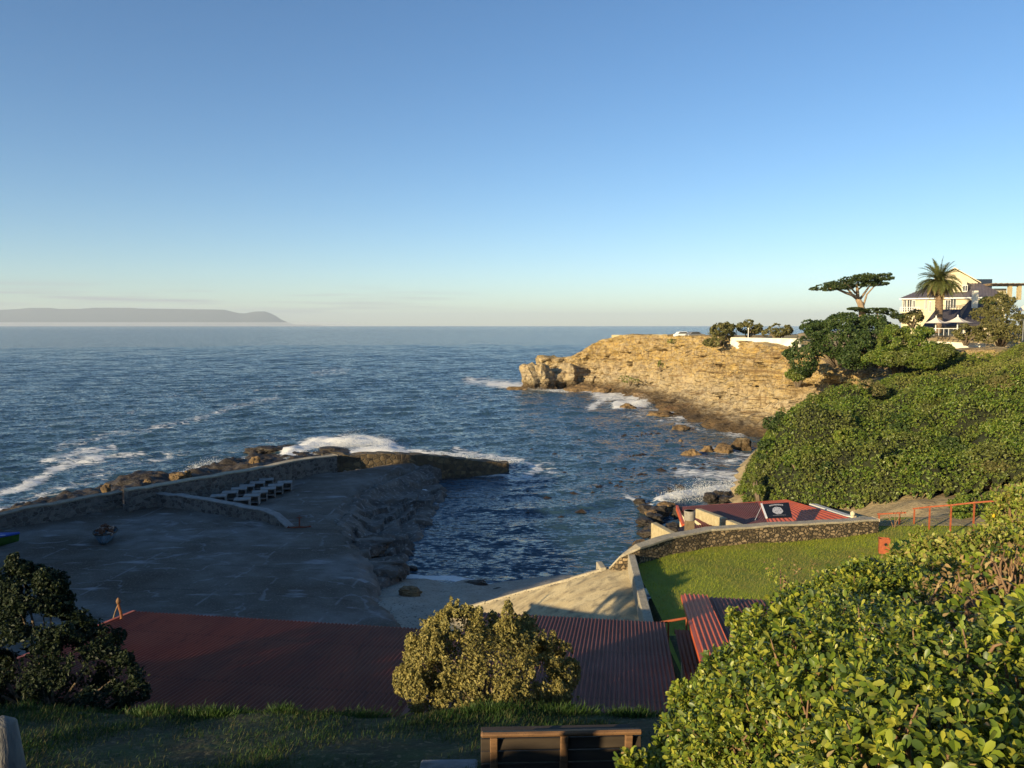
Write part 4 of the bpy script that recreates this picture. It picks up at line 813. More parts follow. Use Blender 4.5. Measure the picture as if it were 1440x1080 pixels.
MB().box((0, 0, (z0 + z1) / 2 - .2), (.46, .46, z1 - z0 + .4)).build('base', simple('brown_brick_stack', (.20, .15, .09), (.13, .10, .06), 6, .9, .4, .02), ch, bevel=.015)
mb = MB(); prof = [(.30, z1 + .002), (.31, z2), (.25, z2), (.24, z1 + .15), (.0, z1 + .14)]; mb.lathe((0, 0, 0), prof, 20); mb.build('pipe', M_PIPE, ch, smooth=False)
# banner on the shed roof
A_, B_, C_, D_ = P(1071.5, 714.5, Y=43.4), P(1109, 712, Y=43.4), P(1114, 732.5, Y=41.6), P(1078.5, 734, Y=41.6)
bn_ = thing('banner', 'black banner board with a pale round emblem leaning on the shed roof', 'banner', (0, 0, 0))
e1 = (B_ - A_); e2 = (D_ - A_); nb = e1.cross(e2).normalized(); nb = nb if nb.z > 0 else -nb
mb = MB(); A2, B2, C2, D2 = [p + nb * .25 for p in (A_, B_, C_, D_)]; mb.add([A2, B2, C2, D2] + [p - nb * .05 for p in (A2, B2, C2, D2)], [(0, 1, 2, 3), (7, 6, 5, 4), (0, 4, 5, 1), (1, 5, 6, 2), (2, 6, 7, 3), (3, 7, 4, 0)]); mb.build('board', M_BLACKBOARD, bn_)
def on_banner(u, v, lift=.006): return A2 + (B2 - A2) * u + ((D2 - A2) * (1 - u) + (C2 - B2) * u) * v + nb * lift
mb = MB(); mb.beam(on_banner(-.02, -.02), on_banner(-.02, 1.02), .10, .05, nb); mb.build('white_edge', M_WHITEPAINT, bn_)
mb = MB(); R0 = [(.5 + .20 * math.cos(t) * (1 + .06 * math.sin(5 * t)), .54 + .26 * math.sin(t) * (1 + .05 * math.sin(7 * t + 1))) for t in [6.2832 * k / 28 for k in range(28)]]
mb.add([on_banner(u, v) for u, v in R0], [tuple(range(28))]); mb.build('round_emblem', M_PRINT, bn_)
mb = MB()
for (u, v, du, dv) in ((.40, .42, .03, .05), (.48, .33, .06, .025), (.58, .40, .03, .06), (.62, .55, .025, .07), (.47, .58, .05, .04), (.53, .52, .03, .03), (.5, .74, .07, .02), (.40, .62, .02, .07)):
    mb.add([on_banner(u + a * du / 2, v + b * dv / 2, .010) for a, b in ((-1, -1), (1, -.6), (1, 1), (-1, .6))], [(0, 1, 2, 3)])
mb.build('emblem_marks', M_BLACKBOARD, bn_)
mb = MB(); g = np.random.default_rng(12)
for k in range(11):                                        # the arched line of letters, too small to read
    u = .26 + .048 * k; v = .17 - .05 * math.sin(math.pi * k / 10)
    for s_ in range(2): a = g.uniform(-.5, .5); mb.beam(on_banner(u + .014 * s_ - .007, v - .045, .008), on_banner(u + .014 * s_ - .007 + .012 * a, v + .045, .008), .022, .004, nb)
for k in range(16):
    u = .26 + .032 * k; mb.beam(on_banner(u, .87, .008), on_banner(u + .02, .865, .008), .022, .004, nb)
mb.build('lettering', M_PRINT, bn_)
MB().tube([P(1062, 731, Y=41.8), P(1071, 716, Y=43.3) + nb * .2], .014, 6).build('stay_pole', M_WHITEPAINT, bn_)

# ------------------------------------------------------------------ bench on the bank
bp = P(790, 1030, Y=8.4); be = thing('park_bench', 'brown timber bench on the bank seen from behind, plank back with three uprights', 'bench', (bp.x, bp.y, 0), R(2.2))
zt = bp.z; gz = float(ground(np.array([bp.x]), np.array([bp.y]))[0])
MB().box((0, .03, zt - .02), (1.84, .16, .055), rx=R(-20)).build('back_rail', M_BROWNTIMBER, be, bevel=.02)
for k in range(4): MB().box((0, .05 + .03 * k, zt - .15 - .165 * k), (1.84, .035, .125), rx=R(-8)).build('back_slat', M_DARKTIMBER, be, bevel=.008)  # dark timber puts the shade on the slats into their colour
for x in (-.77, .03, .77):
    MB().add([(x - .045, -.03, zt - .045), (x + .045, -.03, zt - .045), (x + .045, .10, gz - .15), (x - .045, .10, gz - .15), (x - .045, .028, zt - .045), (x + .045, .028, zt - .045), (x + .045, .19, gz - .15), (x - .045, .19, gz - .15)],
             [(0, 3, 2, 1), (4, 5, 6, 7), (0, 1, 5, 4), (1, 2, 6, 5), (2, 3, 7, 6), (3, 0, 4, 7)]).build('upright', M_BROWNTIMBER, be, bevel=.01)
    MB().box((x, .66, gz + .18), (.08, .08, .42)).build('leg', M_BROWNTIMBER, be); MB().beam((x, .2, gz + .36), (x, .72, gz + .40), .07, .07).build('seat_bearer', M_BROWNTIMBER, be)
for k in range(4): MB().box((0, .28 + .13 * k, gz + .435), (1.84, .11, .035)).build('seat_slat', M_DARKTIMBER, be, bevel=.006)
q = P(635, 1068, z=10.55); mb = MB(); mb.prism([(q.x - .42, q.y - .6), (q.x + .30, q.y - .6), (q.x + .32, q.y + .18), (q.x - .40, q.y + .16)], 10.2, float(ground(np.array([q.x]), np.array([q.y]))[0]) + .03); sl_ = mb.build('paving_slab', M_HARBOUR, bevel=.02); tag(sl_, 'grey paving slab in the grass just left of the bench', 'paving slab')
# weathered post in the left corner
q = P(8, 1012, Y=4.6); st_ = MB().tube([(q.x - .03, q.y, 11.5), (q.x - .03, q.y, 12.6), (q.x - .02, q.y, 13.2), (q.x - .03, q.y, q.z - .03), (q.x - .045, q.y, q.z + .01)], [.15, .135, .115, .085, .03], 12).build('timber_post', simple('weathered_grey_post', (.20, .19, .17), (.10, .095, .09), 9, .9, .9, .02, stretch=(1, 1, .3)), smooth=True); tag(st_, 'weathered grey round-topped post in the bottom left corner', 'post')
# ================================================================== BUILDINGS AND THINGS ON THE CLIFF TOP
def gable_roof(mb, x0, x1, y0, y1, ze, zr, axis='x', over=.4):
    ym = (y0 + y1) / 2; xm = (x0 + x1) / 2
    if axis == 'x': v = [(x0 - over, y0 - over, ze), (x1 + over, y0 - over, ze), (x1 + over, ym, zr), (x0 - over, ym, zr), (x0 - over, y1 + over, ze), (x1 + over, y1 + over, ze)]; f = [(0, 1, 2, 3), (3, 2, 5, 4), (0, 3, 4), (1, 5, 2), (0, 4, 5, 1)]
    else: v = [(x0 - over, y0 - over, ze), (x0 - over, y1 + over, ze), (xm, y1 + over, zr), (xm, y0 - over, zr), (x1 + over, y0 - over, ze), (x1 + over, y1 + over, ze)]; f = [(0, 3, 2, 1), (3, 4, 5, 2), (0, 4, 3), (1, 2, 5), (0, 1, 5, 4)]
    return mb.add(v, f)
YH = 150.0
def hx(px): return (px - 720) / F * YH * 1.0
def hz(py, Y=YH): return P(720, py, Y=Y).z
ho = thing('seaside_house', 'large cream house with grey hipped roof and gabled top storey behind the palm', 'house', (0, 0, 0))
x0, x1, ze, zb = hx(1264), hx(1408), hz(418.5), 13.2
mb = MB(); mb.prism([(x0, YH), (x1, YH), (x1, YH + 13), (x0, YH + 13)], zb, ze); mb.build('wall', M_CREAM, ho)
zr = hz(396, YH + 6); mb = MB(); rr = [(x0 - .6, YH - .6, ze), (x1 + .6, YH - .6, ze), (x1 + .6, YH + 13.6, ze), (x0 - .6, YH + 13.6, ze), (x0 + 7.5, YH + 6, zr), (x1 - 5.5, YH + 6, zr)]
mb.add(rr, [(0, 1, 5, 4), (1, 2, 5), (2, 3, 4, 5), (3, 0, 4), (0, 3, 2, 1)]); rf_ = mb.build('roof', M_METALROOF, ho)
mb = MB()
for k in range(34):                                       # standing seams run up the front slope
    x = x0 + (x1 - x0) * (k + .5) / 34; t = min(1, (x - x0 + .6) / 8.1, (x1 + .6 - x) / 6.1); mb.beam((x, YH - .6, ze + .03), (x, YH - .6 + 6.6 * t, ze + (zr - ze) * t + .03), .10, .09)
sm_ = mb.build('roof_seams', M_METALROOF, rf_)
MB().box(((x0 + x1) / 2, YH - .62, ze - .12), (x1 - x0 + 1.2, .08, .24)).build('fascia', M_WHITEPAINT, ho)
def opening(parent, pxa, pxb, pya, pyb, Y, sill=True, nm='window'):
    xa, xb = (pxa - 720) / F * Y, (pxb - 720) / F * Y; za, zb_ = hz(pya, Y), hz(pyb, Y); w_ = MB().box(((xa + xb) / 2, Y + .01, (za + zb_) / 2), (xb - xa, .10, za - zb_)).build(nm, M_GLASS, parent)
    fr = MB()
    fr.box(((xa + xb) / 2, Y - .05, za + .05), (xb - xa + .2, .10, .10)); fr.box(((xa + xb) / 2, Y - .05, zb_ - .05), (xb - xa + .2, .10, .10))
    for xx in (xa - .05, xb + .05, (xa + xb) / 2): fr.box((xx, Y - .05, (za + zb_) / 2), (.08, .10, za - zb_ - .004))
    fr.build('window_frame', M_WHITEPAINT, w_); return w_
for a, b, c_, d in ((1272, 1278, 421, 437), (1279.5, 1283, 422, 435), (1327, 1333, 422, 436), (1334, 1341, 421, 433), (1385, 1390, 419.6, 422), (1266, 1270, 421, 440), (1304, 1306, 424, 438), (1268, 1274, 443, 452), (1298, 1300, 421, 434)):
    opening(ho, a, b, c_, d, YH - .02)
mb = MB(); xa, xb, za = hx(1262), hx(1290), hz(439); mb.box(((xa + xb) / 2, YH - 1.0, za), (xb - xa, 2.0, .25)); mb.build('balcony', M_CREAM, ho)
bal = ho.children[-1]; mb = MB(); mb.box(((xa + xb) / 2, YH - 1.95, za + 1.0), (xb - xa, .07, .08)); mb.box(((xa + xb) / 2, YH - 1.95, za + .55), (xb - xa, .05, .05))
for k in range(9): mb.box((xa + (xb - xa) * k / 8, YH - 1.95, za + .55), (.07, .07, .85))
mb.build('balustrade', M_WHITEPAINT, bal)
xa, xb, za = hx(1323), hx(1347), hz(437.5); b2_ = MB().box(((xa + xb) / 2, YH - .7, za), (xb - xa, 1.4, .2)).build('balcony', M_CREAM, ho); mb = MB(); mb.box(((xa + xb) / 2, YH - 1.36, za + 1.0), (xb - xa, .07, .07))
for k in range(7): mb.box((xa + (xb - xa) * k / 6, YH - 1.36, za + .55), (.07, .07, .9))
mb.build('balustrade', M_DARKTIMBER, b2_)
# the gabled top storey and dormer
Y3 = YH + 5
gx = hx
mb = MB(); xa, xm, xb = gx(1299), gx(1338), gx(1373); zl, zp, zr_ = hz(399, Y3), hz(379.5, Y3), hz(399.5, Y3)
mb.add([(xa, Y3, ze), (xb, Y3, ze), (xb, Y3, zr_), (gx(1358), Y3, hz(390, Y3)), (xm, Y3, zp), (xa, Y3, zl)] + [(x, Y3 + 7, z) for x, z in ((xa, ze), (xb, ze), (xb, zr_), (gx(1358), hz(390, Y3)), (xm, zp), (xa, zl))],
       [(0, 1, 2, 3, 4, 5), (11, 10, 9, 8, 7, 6), (0, 6, 7, 1), (1, 7, 8, 2), (2, 8, 9, 3), (3, 9, 10, 4), (4, 10, 11, 5), (5, 11, 6, 0)]); mb.build('top_storey', M_CREAM, ho)
mb = MB()
for a, b in (((xa - .3, zl + .05), (xm, zp + .25)), ((xm, zp + .25), (gx(1358), hz(390, Y3) + .12)), ((gx(1358), hz(390, Y3) + .12), (xb + .4, zr_ + .05))):
    mb.add([(a[0], Y3 - .4, a[1]), (b[0], Y3 - .4, b[1]), (b[0], Y3 + 7.3, b[1]), (a[0], Y3 + 7.3, a[1]), (a[0], Y3 - .4, a[1] + .16), (b[0], Y3 - .4, b[1] + .16), (b[0], Y3 + 7.3, b[1] + .16), (a[0], Y3 + 7.3, a[1] + .16)], [(0, 1, 2, 3), (7, 6, 5, 4), (0, 4, 5, 1), (1, 5, 6, 2), (2, 6, 7, 3), (3, 7, 4, 0)])
mb.build('upper_roof', M_CREAM, ho)
Y4 = YH + 1.2; dx = hx
mb = MB(); xa, xb = dx(1336), dx(1355.5); za, zb_ = hz(391, Y4), hz(411, Y4); mb.add([(xa, Y4, zb_), (xb, Y4, zb_), (xb, Y4, hz(395, Y4)), (dx(1345), Y4, za), (xa, Y4, hz(394, Y4))] + [(x, Y4 + 5, z) for x, z in ((xa, zb_), (xb, zb_), (xb, hz(395, Y4)), (dx(1345), za), (xa, hz(394, Y4)))],
       [(0, 1, 2, 3, 4), (9, 8, 7, 6, 5), (0, 5, 6, 1), (1, 6, 7, 2), (2, 7, 8, 3), (3, 8, 9, 4), (4, 9, 5, 0)]); do_ = mb.build('dormer', M_CREAM, ho); opening(do_, 1345.5, 1351, 402, 409.5, Y4 - .04)
pc = Vector(((x0 + x1) / 2, YH, 0)); th_ = R(-29); rot = Matrix.Rotation(th_, 3, 'Z') @ Matrix.Diagonal((.87, 1, 1)); ho.rotation_euler.z = th_; ho.scale = (.87, 1, 1); ho.location = pc - rot @ pc
xa, xb = (1366 - 720) / F * 158, (1390.5 - 720) / F * 158; lb = MB().prism([(xa, 158), (xb, 158), (xb, 163), (xa, 163)], ze - .5, hz(392.5, 158)).build('stair_tower', M_DARKBLUE, None); tag(lb, 'dark blue-black boxy roof structure at the right of the grey hipped roof', 'tower')
ch = thing('chimney_stack', 'small cream chimney with dark cap between the house and the slate roof', 'chimney', ((1367.5 - 720) / F * 143, 143, 0)); MB().box((0, 0, hz(421, 143)), (.75, .75, 3.2)).build('stack', M_WHITEWALL, ch); MB().lathe((0, 0, hz(418, 143) + .55), [(.25, 0), (.22, .45), (.28, .46), (.28, .55)], 10).build('cap', M_DARKBLUE, ch)
# slate roofed restaurant in front of the house
YL = 141.0; lx = lambda p: (p - 720) / F * YL
re_ = thing('slate_roofed_building', 'low building with stepped dark slate roofs in front of the cream house', 'building', (0, 0, 0))
def slab_roof(pts, Yn, Yf, name, par, mat, th=.25):
    """roof slope traced at its near (lower) and far (upper) edges, with real thickness"""
    mb = MB(); v = [P(px, py, Y=Yn if lo else Yf) for px, py, lo in pts]; n = len(v); v2 = [p - Vector((0, 0, th)) for p in v]
    mb.add(v + v2, [tuple(range(n)), tuple(range(2 * n - 1, n - 1, -1))] + [(i, n + i, n + (i + 1) % n, (i + 1) % n) for i in range(n)]); return mb.build(name, mat, par)
slab_roof([(1297, 459, 1), (1352, 457, 1), (1350, 435, 0), (1316, 435, 0)], YL - 4, YL + 1, 'roof', re_, M_SLATE)
slab_roof([(1345, 456, 1), (1402, 456, 1), (1402, 422, 0), (1364, 422, 0), (1349, 436.5, 0)], YL - 3, YL + 5, 'roof', re_, M_SLATE)
MB().prism([(lx(1303), YL - 2), (lx(1400), YL - 2), (lx(1400), YL + 2), (lx(1318), YL + 2)], 13.0, hz(458.5, YL - 2)).build('wall', M_CREAM, re_)
for a, b in ((1312, 1322), (1326, 1330), (1342, 1352), (1356, 1372)): opening(re_, a, b, 461, 468, YL - 2.05)
# pergola and terrace at the right edge
pg = thing('pergola', 'timber pergola on stout cream pillars at the right edge of the cliff top', 'pergola', (0, 0, 0)); YP = 150; pxx = lambda p: (p - 720) / F * YP
for a in (1415.5, 1428.5, 1440.5): MB().box((pxx(a), YP, hz(410, YP)), (.62, .62, 3.2)).build('pillar', M_PLASTER, pg)
for dy in (-.5, .5, 3.0): MB().box(((pxx(1383) + pxx(1446)) / 2, YP + dy, hz(400.8, YP)), (pxx(1446) - pxx(1383), .16, .22)).build('beam', M_TIMBER, pg)
mb = MB()
for k in range(24): mb.box((pxx(1385) + (pxx(1446) - pxx(1385)) * k / 23, YP + 1.2, hz(399.4, YP) + .03 * (k % 3)), (.13, 5.2, .14))
mb.build('rafters', M_TIMBER, pg)
tw = MB().box(((pxx(1391) + pxx(1420)) / 2, YP + 2.2, hz(416, YP)), (pxx(1420) - pxx(1391), .5, 3.0)).build('terrace_wall', M_CREAM); tag(tw, 'cream terrace wall below the timber pergola', 'wall')
# cliff-top walls
def flat_wall(label, a, b, zlow, th=.4, mat=M_WHITEWALL, cap=True):
    o = thing('boundary_wall', label, 'wall', (0, 0, 0)); a, b = Vector(a), Vector(b); d = b - a; d.z = 0; n = Vector((-d.y, d.x, 0)).normalized() * th
    MB().prism([(a.x, a.y), (b.x, b.y), (b.x + n.x, b.y + n.y), (a.x + n.x, a.y + n.y)], zlow, [a.z, b.z, b.z, a.z]).build('wall_body', mat, o)
    MB().beam(a + n / 2 + Vector((0, 0, .045)), b + n / 2 + Vector((0, 0, .045)), th + .1, .09).build('coping', mat, o); return o
flat_wall('long white boundary wall along the top of the golden cliff', P(1027, 475, Y=137), P(1124, 477, Y=121), 12.0)
flat_wall('white terrace wall below the two cream parasols', P(1296, 480, Y=119), P(1386, 484, Y=116), 11.5)
flat_wall('low stone parapet along the seaward end of the golden cliff', P(860, 471.5, Y=199), P(938, 471, Y=182), 12.2, .5, M_PLASTER)
# parasols
def parasol(px, py_top, py_rim, half, Y, label, py_base, grp='cream parasols on the terrace'):
    t = P(px, py_top, Y=Y); rz_ = P(px, py_rim, Y=Y).z; b = P(px, py_base, Y=Y).z; o = thing('parasol', label, 'parasol', (t.x, t.y, b), R(40), group=grp); hw = half / F * Y
    mb = MB(); rows = []
    for j in range(7):
        s = j / 6; r_ = hw * s * 1.25; z = (t.z - b) - (t.z - rz_) * (1 - (1 - s) ** 1.7); row = []
        for k in range(24): a = 2 * math.pi * k / 24; e = (abs(math.cos(a)) ** 8 + abs(math.sin(a)) ** 8) ** (-1 / 8); e2 = 1 + (.16 * math.cos(4 * a - math.pi)) * s; row.append((r_ * math.cos(a) * e * e2 * .86, r_ * math.sin(a) * e * e2 * .86, z))
        rows.append(row)
    vs = [v for r_ in rows for v in r_]; mb.add(vs, [(j * 24 + k, (j + 1) * 24 + k, (j + 1) * 24 + (k + 1) % 24, j * 24 + (k + 1) % 24) for j in range(6) for k in range(24)]); mb.build('canopy', M_CANVAS, o, smooth=False)
    MB().lathe((0, 0, 0), [(.09, 0), (.07, t.z - b - .1), (.12, t.z - b), (.02, t.z - b + .25)], 8).build('pole', M_WHITEPAINT, o); MB().box((0, 0, .06), (.9, .9, .12)).build('base', M_TERRACE, o); return o
parasol(1316.5, 445.5, 454.5, 12.5, 124, 'left of the two cream peaked parasols, in front of the palm trunk', 466)
parasol(1347, 444.5, 453.5, 14, 121, 'right of the two cream peaked parasols, below the slate roof', 466)
parasol(1449, 422, 437, 17, 118, 'big cream tent canopy half cut off by the right edge', 462, 'cream parasols on the terrace')
# terrace furniture under the parasols
tt = thing('terrace_table', 'dark table with benches on the terrace below the left parasol', 'table', (P(1322, 470, Y=122).x, 122, P(1322, 475, Y=122).z)); MB().box((0, 0, .74), (1.5, .8, .06)).build('table_top', M_DARKTIMBER, tt)
for sx in (-.6, .6):
    for sy in (-.3, .3): MB().box((sx, sy, .36), (.07, .07, .71)).build('leg', M_DARKTIMBER, tt)
t2 = copy_tree(tt); t2.location.x += 3.4; t2.location.y = 121; t2['label'] = 'dark table with benches on the terrace below the right parasol'
gr_ = thing('terrace_railing', 'pale railing along the front of the parasol terrace', 'railing', (0, 0, 0)); a, b = P(1300, 462, Y=118.6), P(1376, 462, Y=116.5)
MB().beam(a, b, .07, .09).build('top_rail', M_WHITEPAINT, gr_)
for k in range(12): c_ = a.lerp(b, k / 11); MB().box((c_.x, c_.y, c_.z - .55), (.06, .06, 1.0)).build('post', M_WHITEPAINT, gr_)
# lamp posts / flag poles on the point
for i, (px, py0, py1, lab) in enumerate(((1052.5, 462, 476, 'slim white pole in front of the middle clifftop bush'), (1099.5, 465, 476, 'slim white pole in front of the right clifftop bush'))):
    t, b = P(px, py0, Y=136), P(px, py1, Y=136); o = MB().lathe((t.x, t.y, b.z), [(.10, 0), (.07, .3), (.06, t.z - b.z - .1), (.12, t.z - b.z - .08), (.10, t.z - b.z + .1), (.02, t.z - b.z + .15)], 8).build('lamp_post', M_WHITEPAINT); tag(o, lab, 'lamp post', 'white poles on the cliff top')
lpz = P(1439, 468, Y=100); o = thing('lamp_post', 'grey flat-headed lamp post at the right edge beside the olive bush', 'lamp post', (P(1438.5, 468, Y=100).x, 100, lpz.z)); hh = P(1438, 450, Y=100).z - lpz.z
MB().lathe((0, 0, -1), [(.07, 0), (.05, hh + .95)], 8).build('pole', M_STEEL, o); MB().box((0, 0, hh), (1.0, .3, .10)).build('lamp_head', M_STEEL, o, bevel=.02)
def car(px, py, Y, rz, label, paint):
    q = P(px, py, Y=Y); o = thing('parked_car', label, 'car', (q.x, q.y, q.z), rz)
    prof = [(-2.1, .35), (-2.1, .85), (-1.75, .95), (-1.25, 1.42), (.45, 1.45), (1.1, .98), (2.0, .85), (2.1, .5), (2.05, .35)]
    mb = MB(); n = len(prof); mb.add([(x, -.8, z) for x, z in prof] + [(x, .8, z) for x, z in prof], [tuple(range(n)), tuple(range(2 * n - 1, n - 1, -1))] + [(i, n + i, n + (i + 1) % n, (i + 1) % n) for i in range(n)]); mb.build('body', paint, o, bevel=.06)
    for s in (-1, 1): mb = MB(); mb.add([(x, s * .815, z) for x, z in ((-1.55, .98), (-1.15, 1.34), (.38, 1.36), (.85, 1.0))], [(0, 1, 2, 3)]); mb.build('side_window', M_GLASS, o)
    for x in (-1.3, 1.3):
        for s in (-1, 1): w_ = MB().tube([(x, s * .62, .32), (x, s * .84, .32)], .32, 14).build('wheel', M_BLACKBOARD, o)
    return o
car(961, 475.4, 172, R(8), 'white parked car half hidden behind the golden cliff rim', M_WHITEPAINT); car(978, 475.6, 170, R(14), 'silver parked car just right of the white one on the cliff rim', M_STEEL)

# ================================================================== TREES AND SHRUBS
def limbs(name, segs, mat, parent):
    mb = MB()
    for pts, r in segs: mb.tube(pts, r, 7)
    return mb.build(name, mat, parent, smooth=True)
def wind(pts, k, seed):
    g = np.random.default_rng(seed); return [Vector(p) + Vector(g.normal(0, k, 3)) * (0 < i < len(pts) - 1) for i, p in enumerate(pts)]
# flat-topped cypress
YC = 118; C_ = lambda px, py, dy=0: P(px, py, Y=YC + dy)
cy = thing('umbrella_cypress', 'wind-shaped flat-topped cypress standing against the sky above the thicket', 'tree', tuple(C_(1211, 446)))
o0 = Vector(cy.location); rel = lambda v: tuple(Vector(v) - o0)
tr = [([rel(C_(1213, 446)), rel(C_(1212, 436)), rel(C_(1210, 427)), rel(C_(1206, 420))], [.62, .5, .46, .38]), ([rel(C_(1206, 420)), rel(C_(1199, 415)), rel(C_(1190, 412)), rel(C_(1178, 407)), rel(C_(1160, 404))], [.3, .24, .2, .14, .07]),
      ([rel(C_(1206, 420)), rel(C_(1206, 411)), rel(C_(1205, 402)), rel(C_(1207, 394))], [.32, .25, .17, .08]), ([rel(C_(1208, 422)), rel(C_(1213, 416)), rel(C_(1220, 406)), rel(C_(1226, 398))], [.24, .18, .14, .07]), ([rel(C_(1213, 432)), rel(C_(1216, 424)), rel(C_(1219, 414, -1)), rel(C_(1229, 403, -1)), rel(C_(1240, 398, -1))], [.2, .15, .13, .1, .05]),
      ([rel(C_(1200, 416)), rel(C_(1190, 404, 2)), rel(C_(1178, 399, 3))], [.2, .13, .06]), ([rel(C_(1205, 408)), rel(C_(1214, 402, 2)), rel(C_(1222, 394, 3))], [.16, .1, .05]), ([rel(C_(1203, 412)), rel(C_(1196, 404, -2)), rel(C_(1188, 398, -3))], [.16, .1, .05])]
limbs('trunk', tr, M_CLIFFTREEBARK, cy)
lob = []
for px, py, hw, hh_, dy in ((1149, 406, 9, 2.2, 0), (1158, 403, 11, 3, 1), (1167, 405, 13, 4, -1), (1172, 399, 14, 3.2, 2), (1184, 398, 15, 4.5, -2), (1190, 403, 12, 4, 1), (1196, 393, 15, 4, 0), (1205, 396, 16, 5, 2), (1212, 391, 16, 4.2, -2), (1218, 389, 13, 4.5, 1), (1226, 394, 14, 4.5, 0), (1234, 390, 13, 3, 1), (1241, 387, 10, 1.9, 0), (1243, 392, 12, 2.2, -1), (1236, 399, 12, 2.6, 0), (1249, 391, 6, 1.5, 0), (1220, 400, 12, 3, -2), (1245, 385.5, 6, 1.4, 1), (1180, 404, 10, 3, -3), (1208, 389, 8, 3, 0)):
    c_ = C_(px, py, dy) - o0; lob.append((tuple(c_), (hw / F * YC, 1.9, hh_ / F * YC)))
p, nr = blob_points(lob, 15000, .75, .5, .82, 1.3, 3); nr[:, 2] *= .6; leaves('crown', p, nr, rng.uniform(.22, .42, len(p)), T_SPRIG, M_CYPRESS, cy, .6)
# smaller flat clumps of the same kind beside it
def flat_clump(label, cl, Y, n, trunk, name='flat_topped_shrub'):
    b = P(*trunk[0], Y=Y); o = thing(name, label, 'tree', tuple(b)); limbs('trunk', [([tuple(P(*q, Y=Y) - b) for q in trunk], [.22, .16, .1][:len(trunk)])], M_CLIFFTREEBARK, o)
    p, nr = blob_points([(tuple(P(px, py, Y=Y + dy) - b), (hw / F * Y, 1.7, hh_ / F * Y)) for px, py, hw, hh_, dy in cl], n, .7, .5, .85, 1.3, 8); leaves('crown', p, nr, rng.uniform(.22, .4, len(p)), T_SPRIG, M_CYPRESS, o, .6); return o
flat_clump('small flat cypress clump left of the dark thicket, over the sea horizon', [(1143, 456, 10, 2.2, 0), (1137, 457, 6, 2.5, 1), (1149, 455, 6, 1.8, -1), (1136, 460, 5, 1.4, 0)], 110, 1700, [(1146, 470), (1145, 462), (1142, 457)])
flat_clump('low spreading cypress at the foot of the tall flat-topped one', [(1202, 434, 9, 1.8, 0), (1212, 436, 9, 2.2, 0), (1230, 437, 14, 4.0, 0), (1243, 437, 12, 4.2, 1), (1256, 440, 8, 3.6, 0), (1262, 445, 6, 3, 0)], 116, 5200, [(1236, 452), (1235, 445), (1232, 438)])
# date palm
YPm = 132; b = P(1318, 468, Y=YPm); pm = thing('date_palm', 'tall stout date palm in front of the cream house', 'palm tree', tuple(b)); H_ = P(1320, 396, Y=YPm).z - b.z
mb = MB(); kk = 34; prof = []
for k in range(kk + 1): t = k / kk; prof.append((.64 - .12 * t + (.35 * max(0, t - .82) / .18) + .06 * (k % 2), H_ * t * .97))
mb.tube([(.12 * math.sin(z * .4), 0, z) for r_, z in prof], [r_ for r_, z in prof], 14); mb.build('trunk', M_PALMBARK, pm)
def frond_set(n, el0, el1, ln, mat, name, seed):
    g = np.random.default_rng(seed); Vt = []; Fc = []
    for k in range(n):
        az = 2.399 * k + g.normal(0, .2); el = R(g.uniform(el0, el1)); L_ = ln * g.uniform(.85, 1.1); q = Vector((.1 * math.cos(az), .1 * math.sin(az), H_)); d = Vector((math.cos(az) * math.cos(el), math.sin(az) * math.cos(el), math.sin(el))); pts = [q]
        for j in range(12): d = (d + Vector((0, 0, -.085 - .05 * (math.cos(el))))).normalized(); q = q + d * (L_ / 12); pts.append(q)
        side = Vector((-math.sin(az), math.cos(az), 0))
        for j in range(12):
            a, c2 = pts[j], pts[j + 1]; dd = (c2 - a).normalized(); up = side.cross(dd); i = len(Vt); Vt += [a - side * .035, a + side * .035, c2 + side * .03, c2 - side * .03]; Fc.append((i, i + 1, i + 2, i + 3))
            for m_ in range(4):
                base = a.lerp(c2, m_ / 4); ll = L_ * .15 * (math.sin(math.pi * min(1, (j + m_ / 4 + 1.2) / 13.2)) ** .7) * g.uniform(.8, 1.1)
                for s in (-1, 1):
                    tip = base + side * s * ll * .72 + dd * ll * .6 + up * ll * .32 * g.uniform(.4, 1.3) * (-1 if up.z < 0 else 1); i = len(Vt); Vt += [base - dd * .035, base + dd * .035, tip, tip - dd * .03]; Fc.append((i, i + 1, i + 2, i + 3))
    return raw_mesh(name, np.array([tuple(v) for v in Vt]), np.array(Fc), mat, pm)
frond_set(110, -5, 88, 4.25, M_FROND, 'fronds', 2); frond_set(44, -50, -5, 3.2, M_FROND_OLD, 'old_fronds', 5)
# dark thicket and bushes of the upper slope: each bush one thing
def bush(name, label, cat, items, n, size, mat, core_mat=None, trunk=None, gap=.75, seed=0, shell=.4, group=None, gsc=.9, tm=T_SPRIG):
    """items: (px, py, half width px, half height px, Y)"""
    b = P(items[0][0], items[0][1] + items[0][3], Y=items[0][4]); o = thing(name, label, cat, tuple(b), 0, group); lob = []
    for i, (px, py, hw, hh_, Y) in enumerate(items):
        lob += lumpy(tuple(P(px, py, Y=Y) - b), (hw / F * Y, max(hw, hh_) / F * Y * .85, hh_ / F * Y), 9, (hw / F * Y * .28, hw / F * Y * .46), seed * 31 + i)
    p, nr = blob_points(lob, n, shell, .3, gap, gsc, seed); leaves('foliage', p, nr, rng.uniform(size * .7, size * 1.3, len(p)), tm, mat, o, .55)
    segs = []; g = np.random.default_rng(seed + 99)
    for c_, r_ in lob[::2]: segs.append((wind([(c_[0] * .1, c_[1] * .1, -.6), (c_[0] * .5, c_[1] * .5, c_[2] * .4), (c_[0] * .85, c_[1] * .85, c_[2] * .85)], .12, seed + 3), [.14, .09, .03]))
    limbs('branches', segs, M_BARK, o); return o
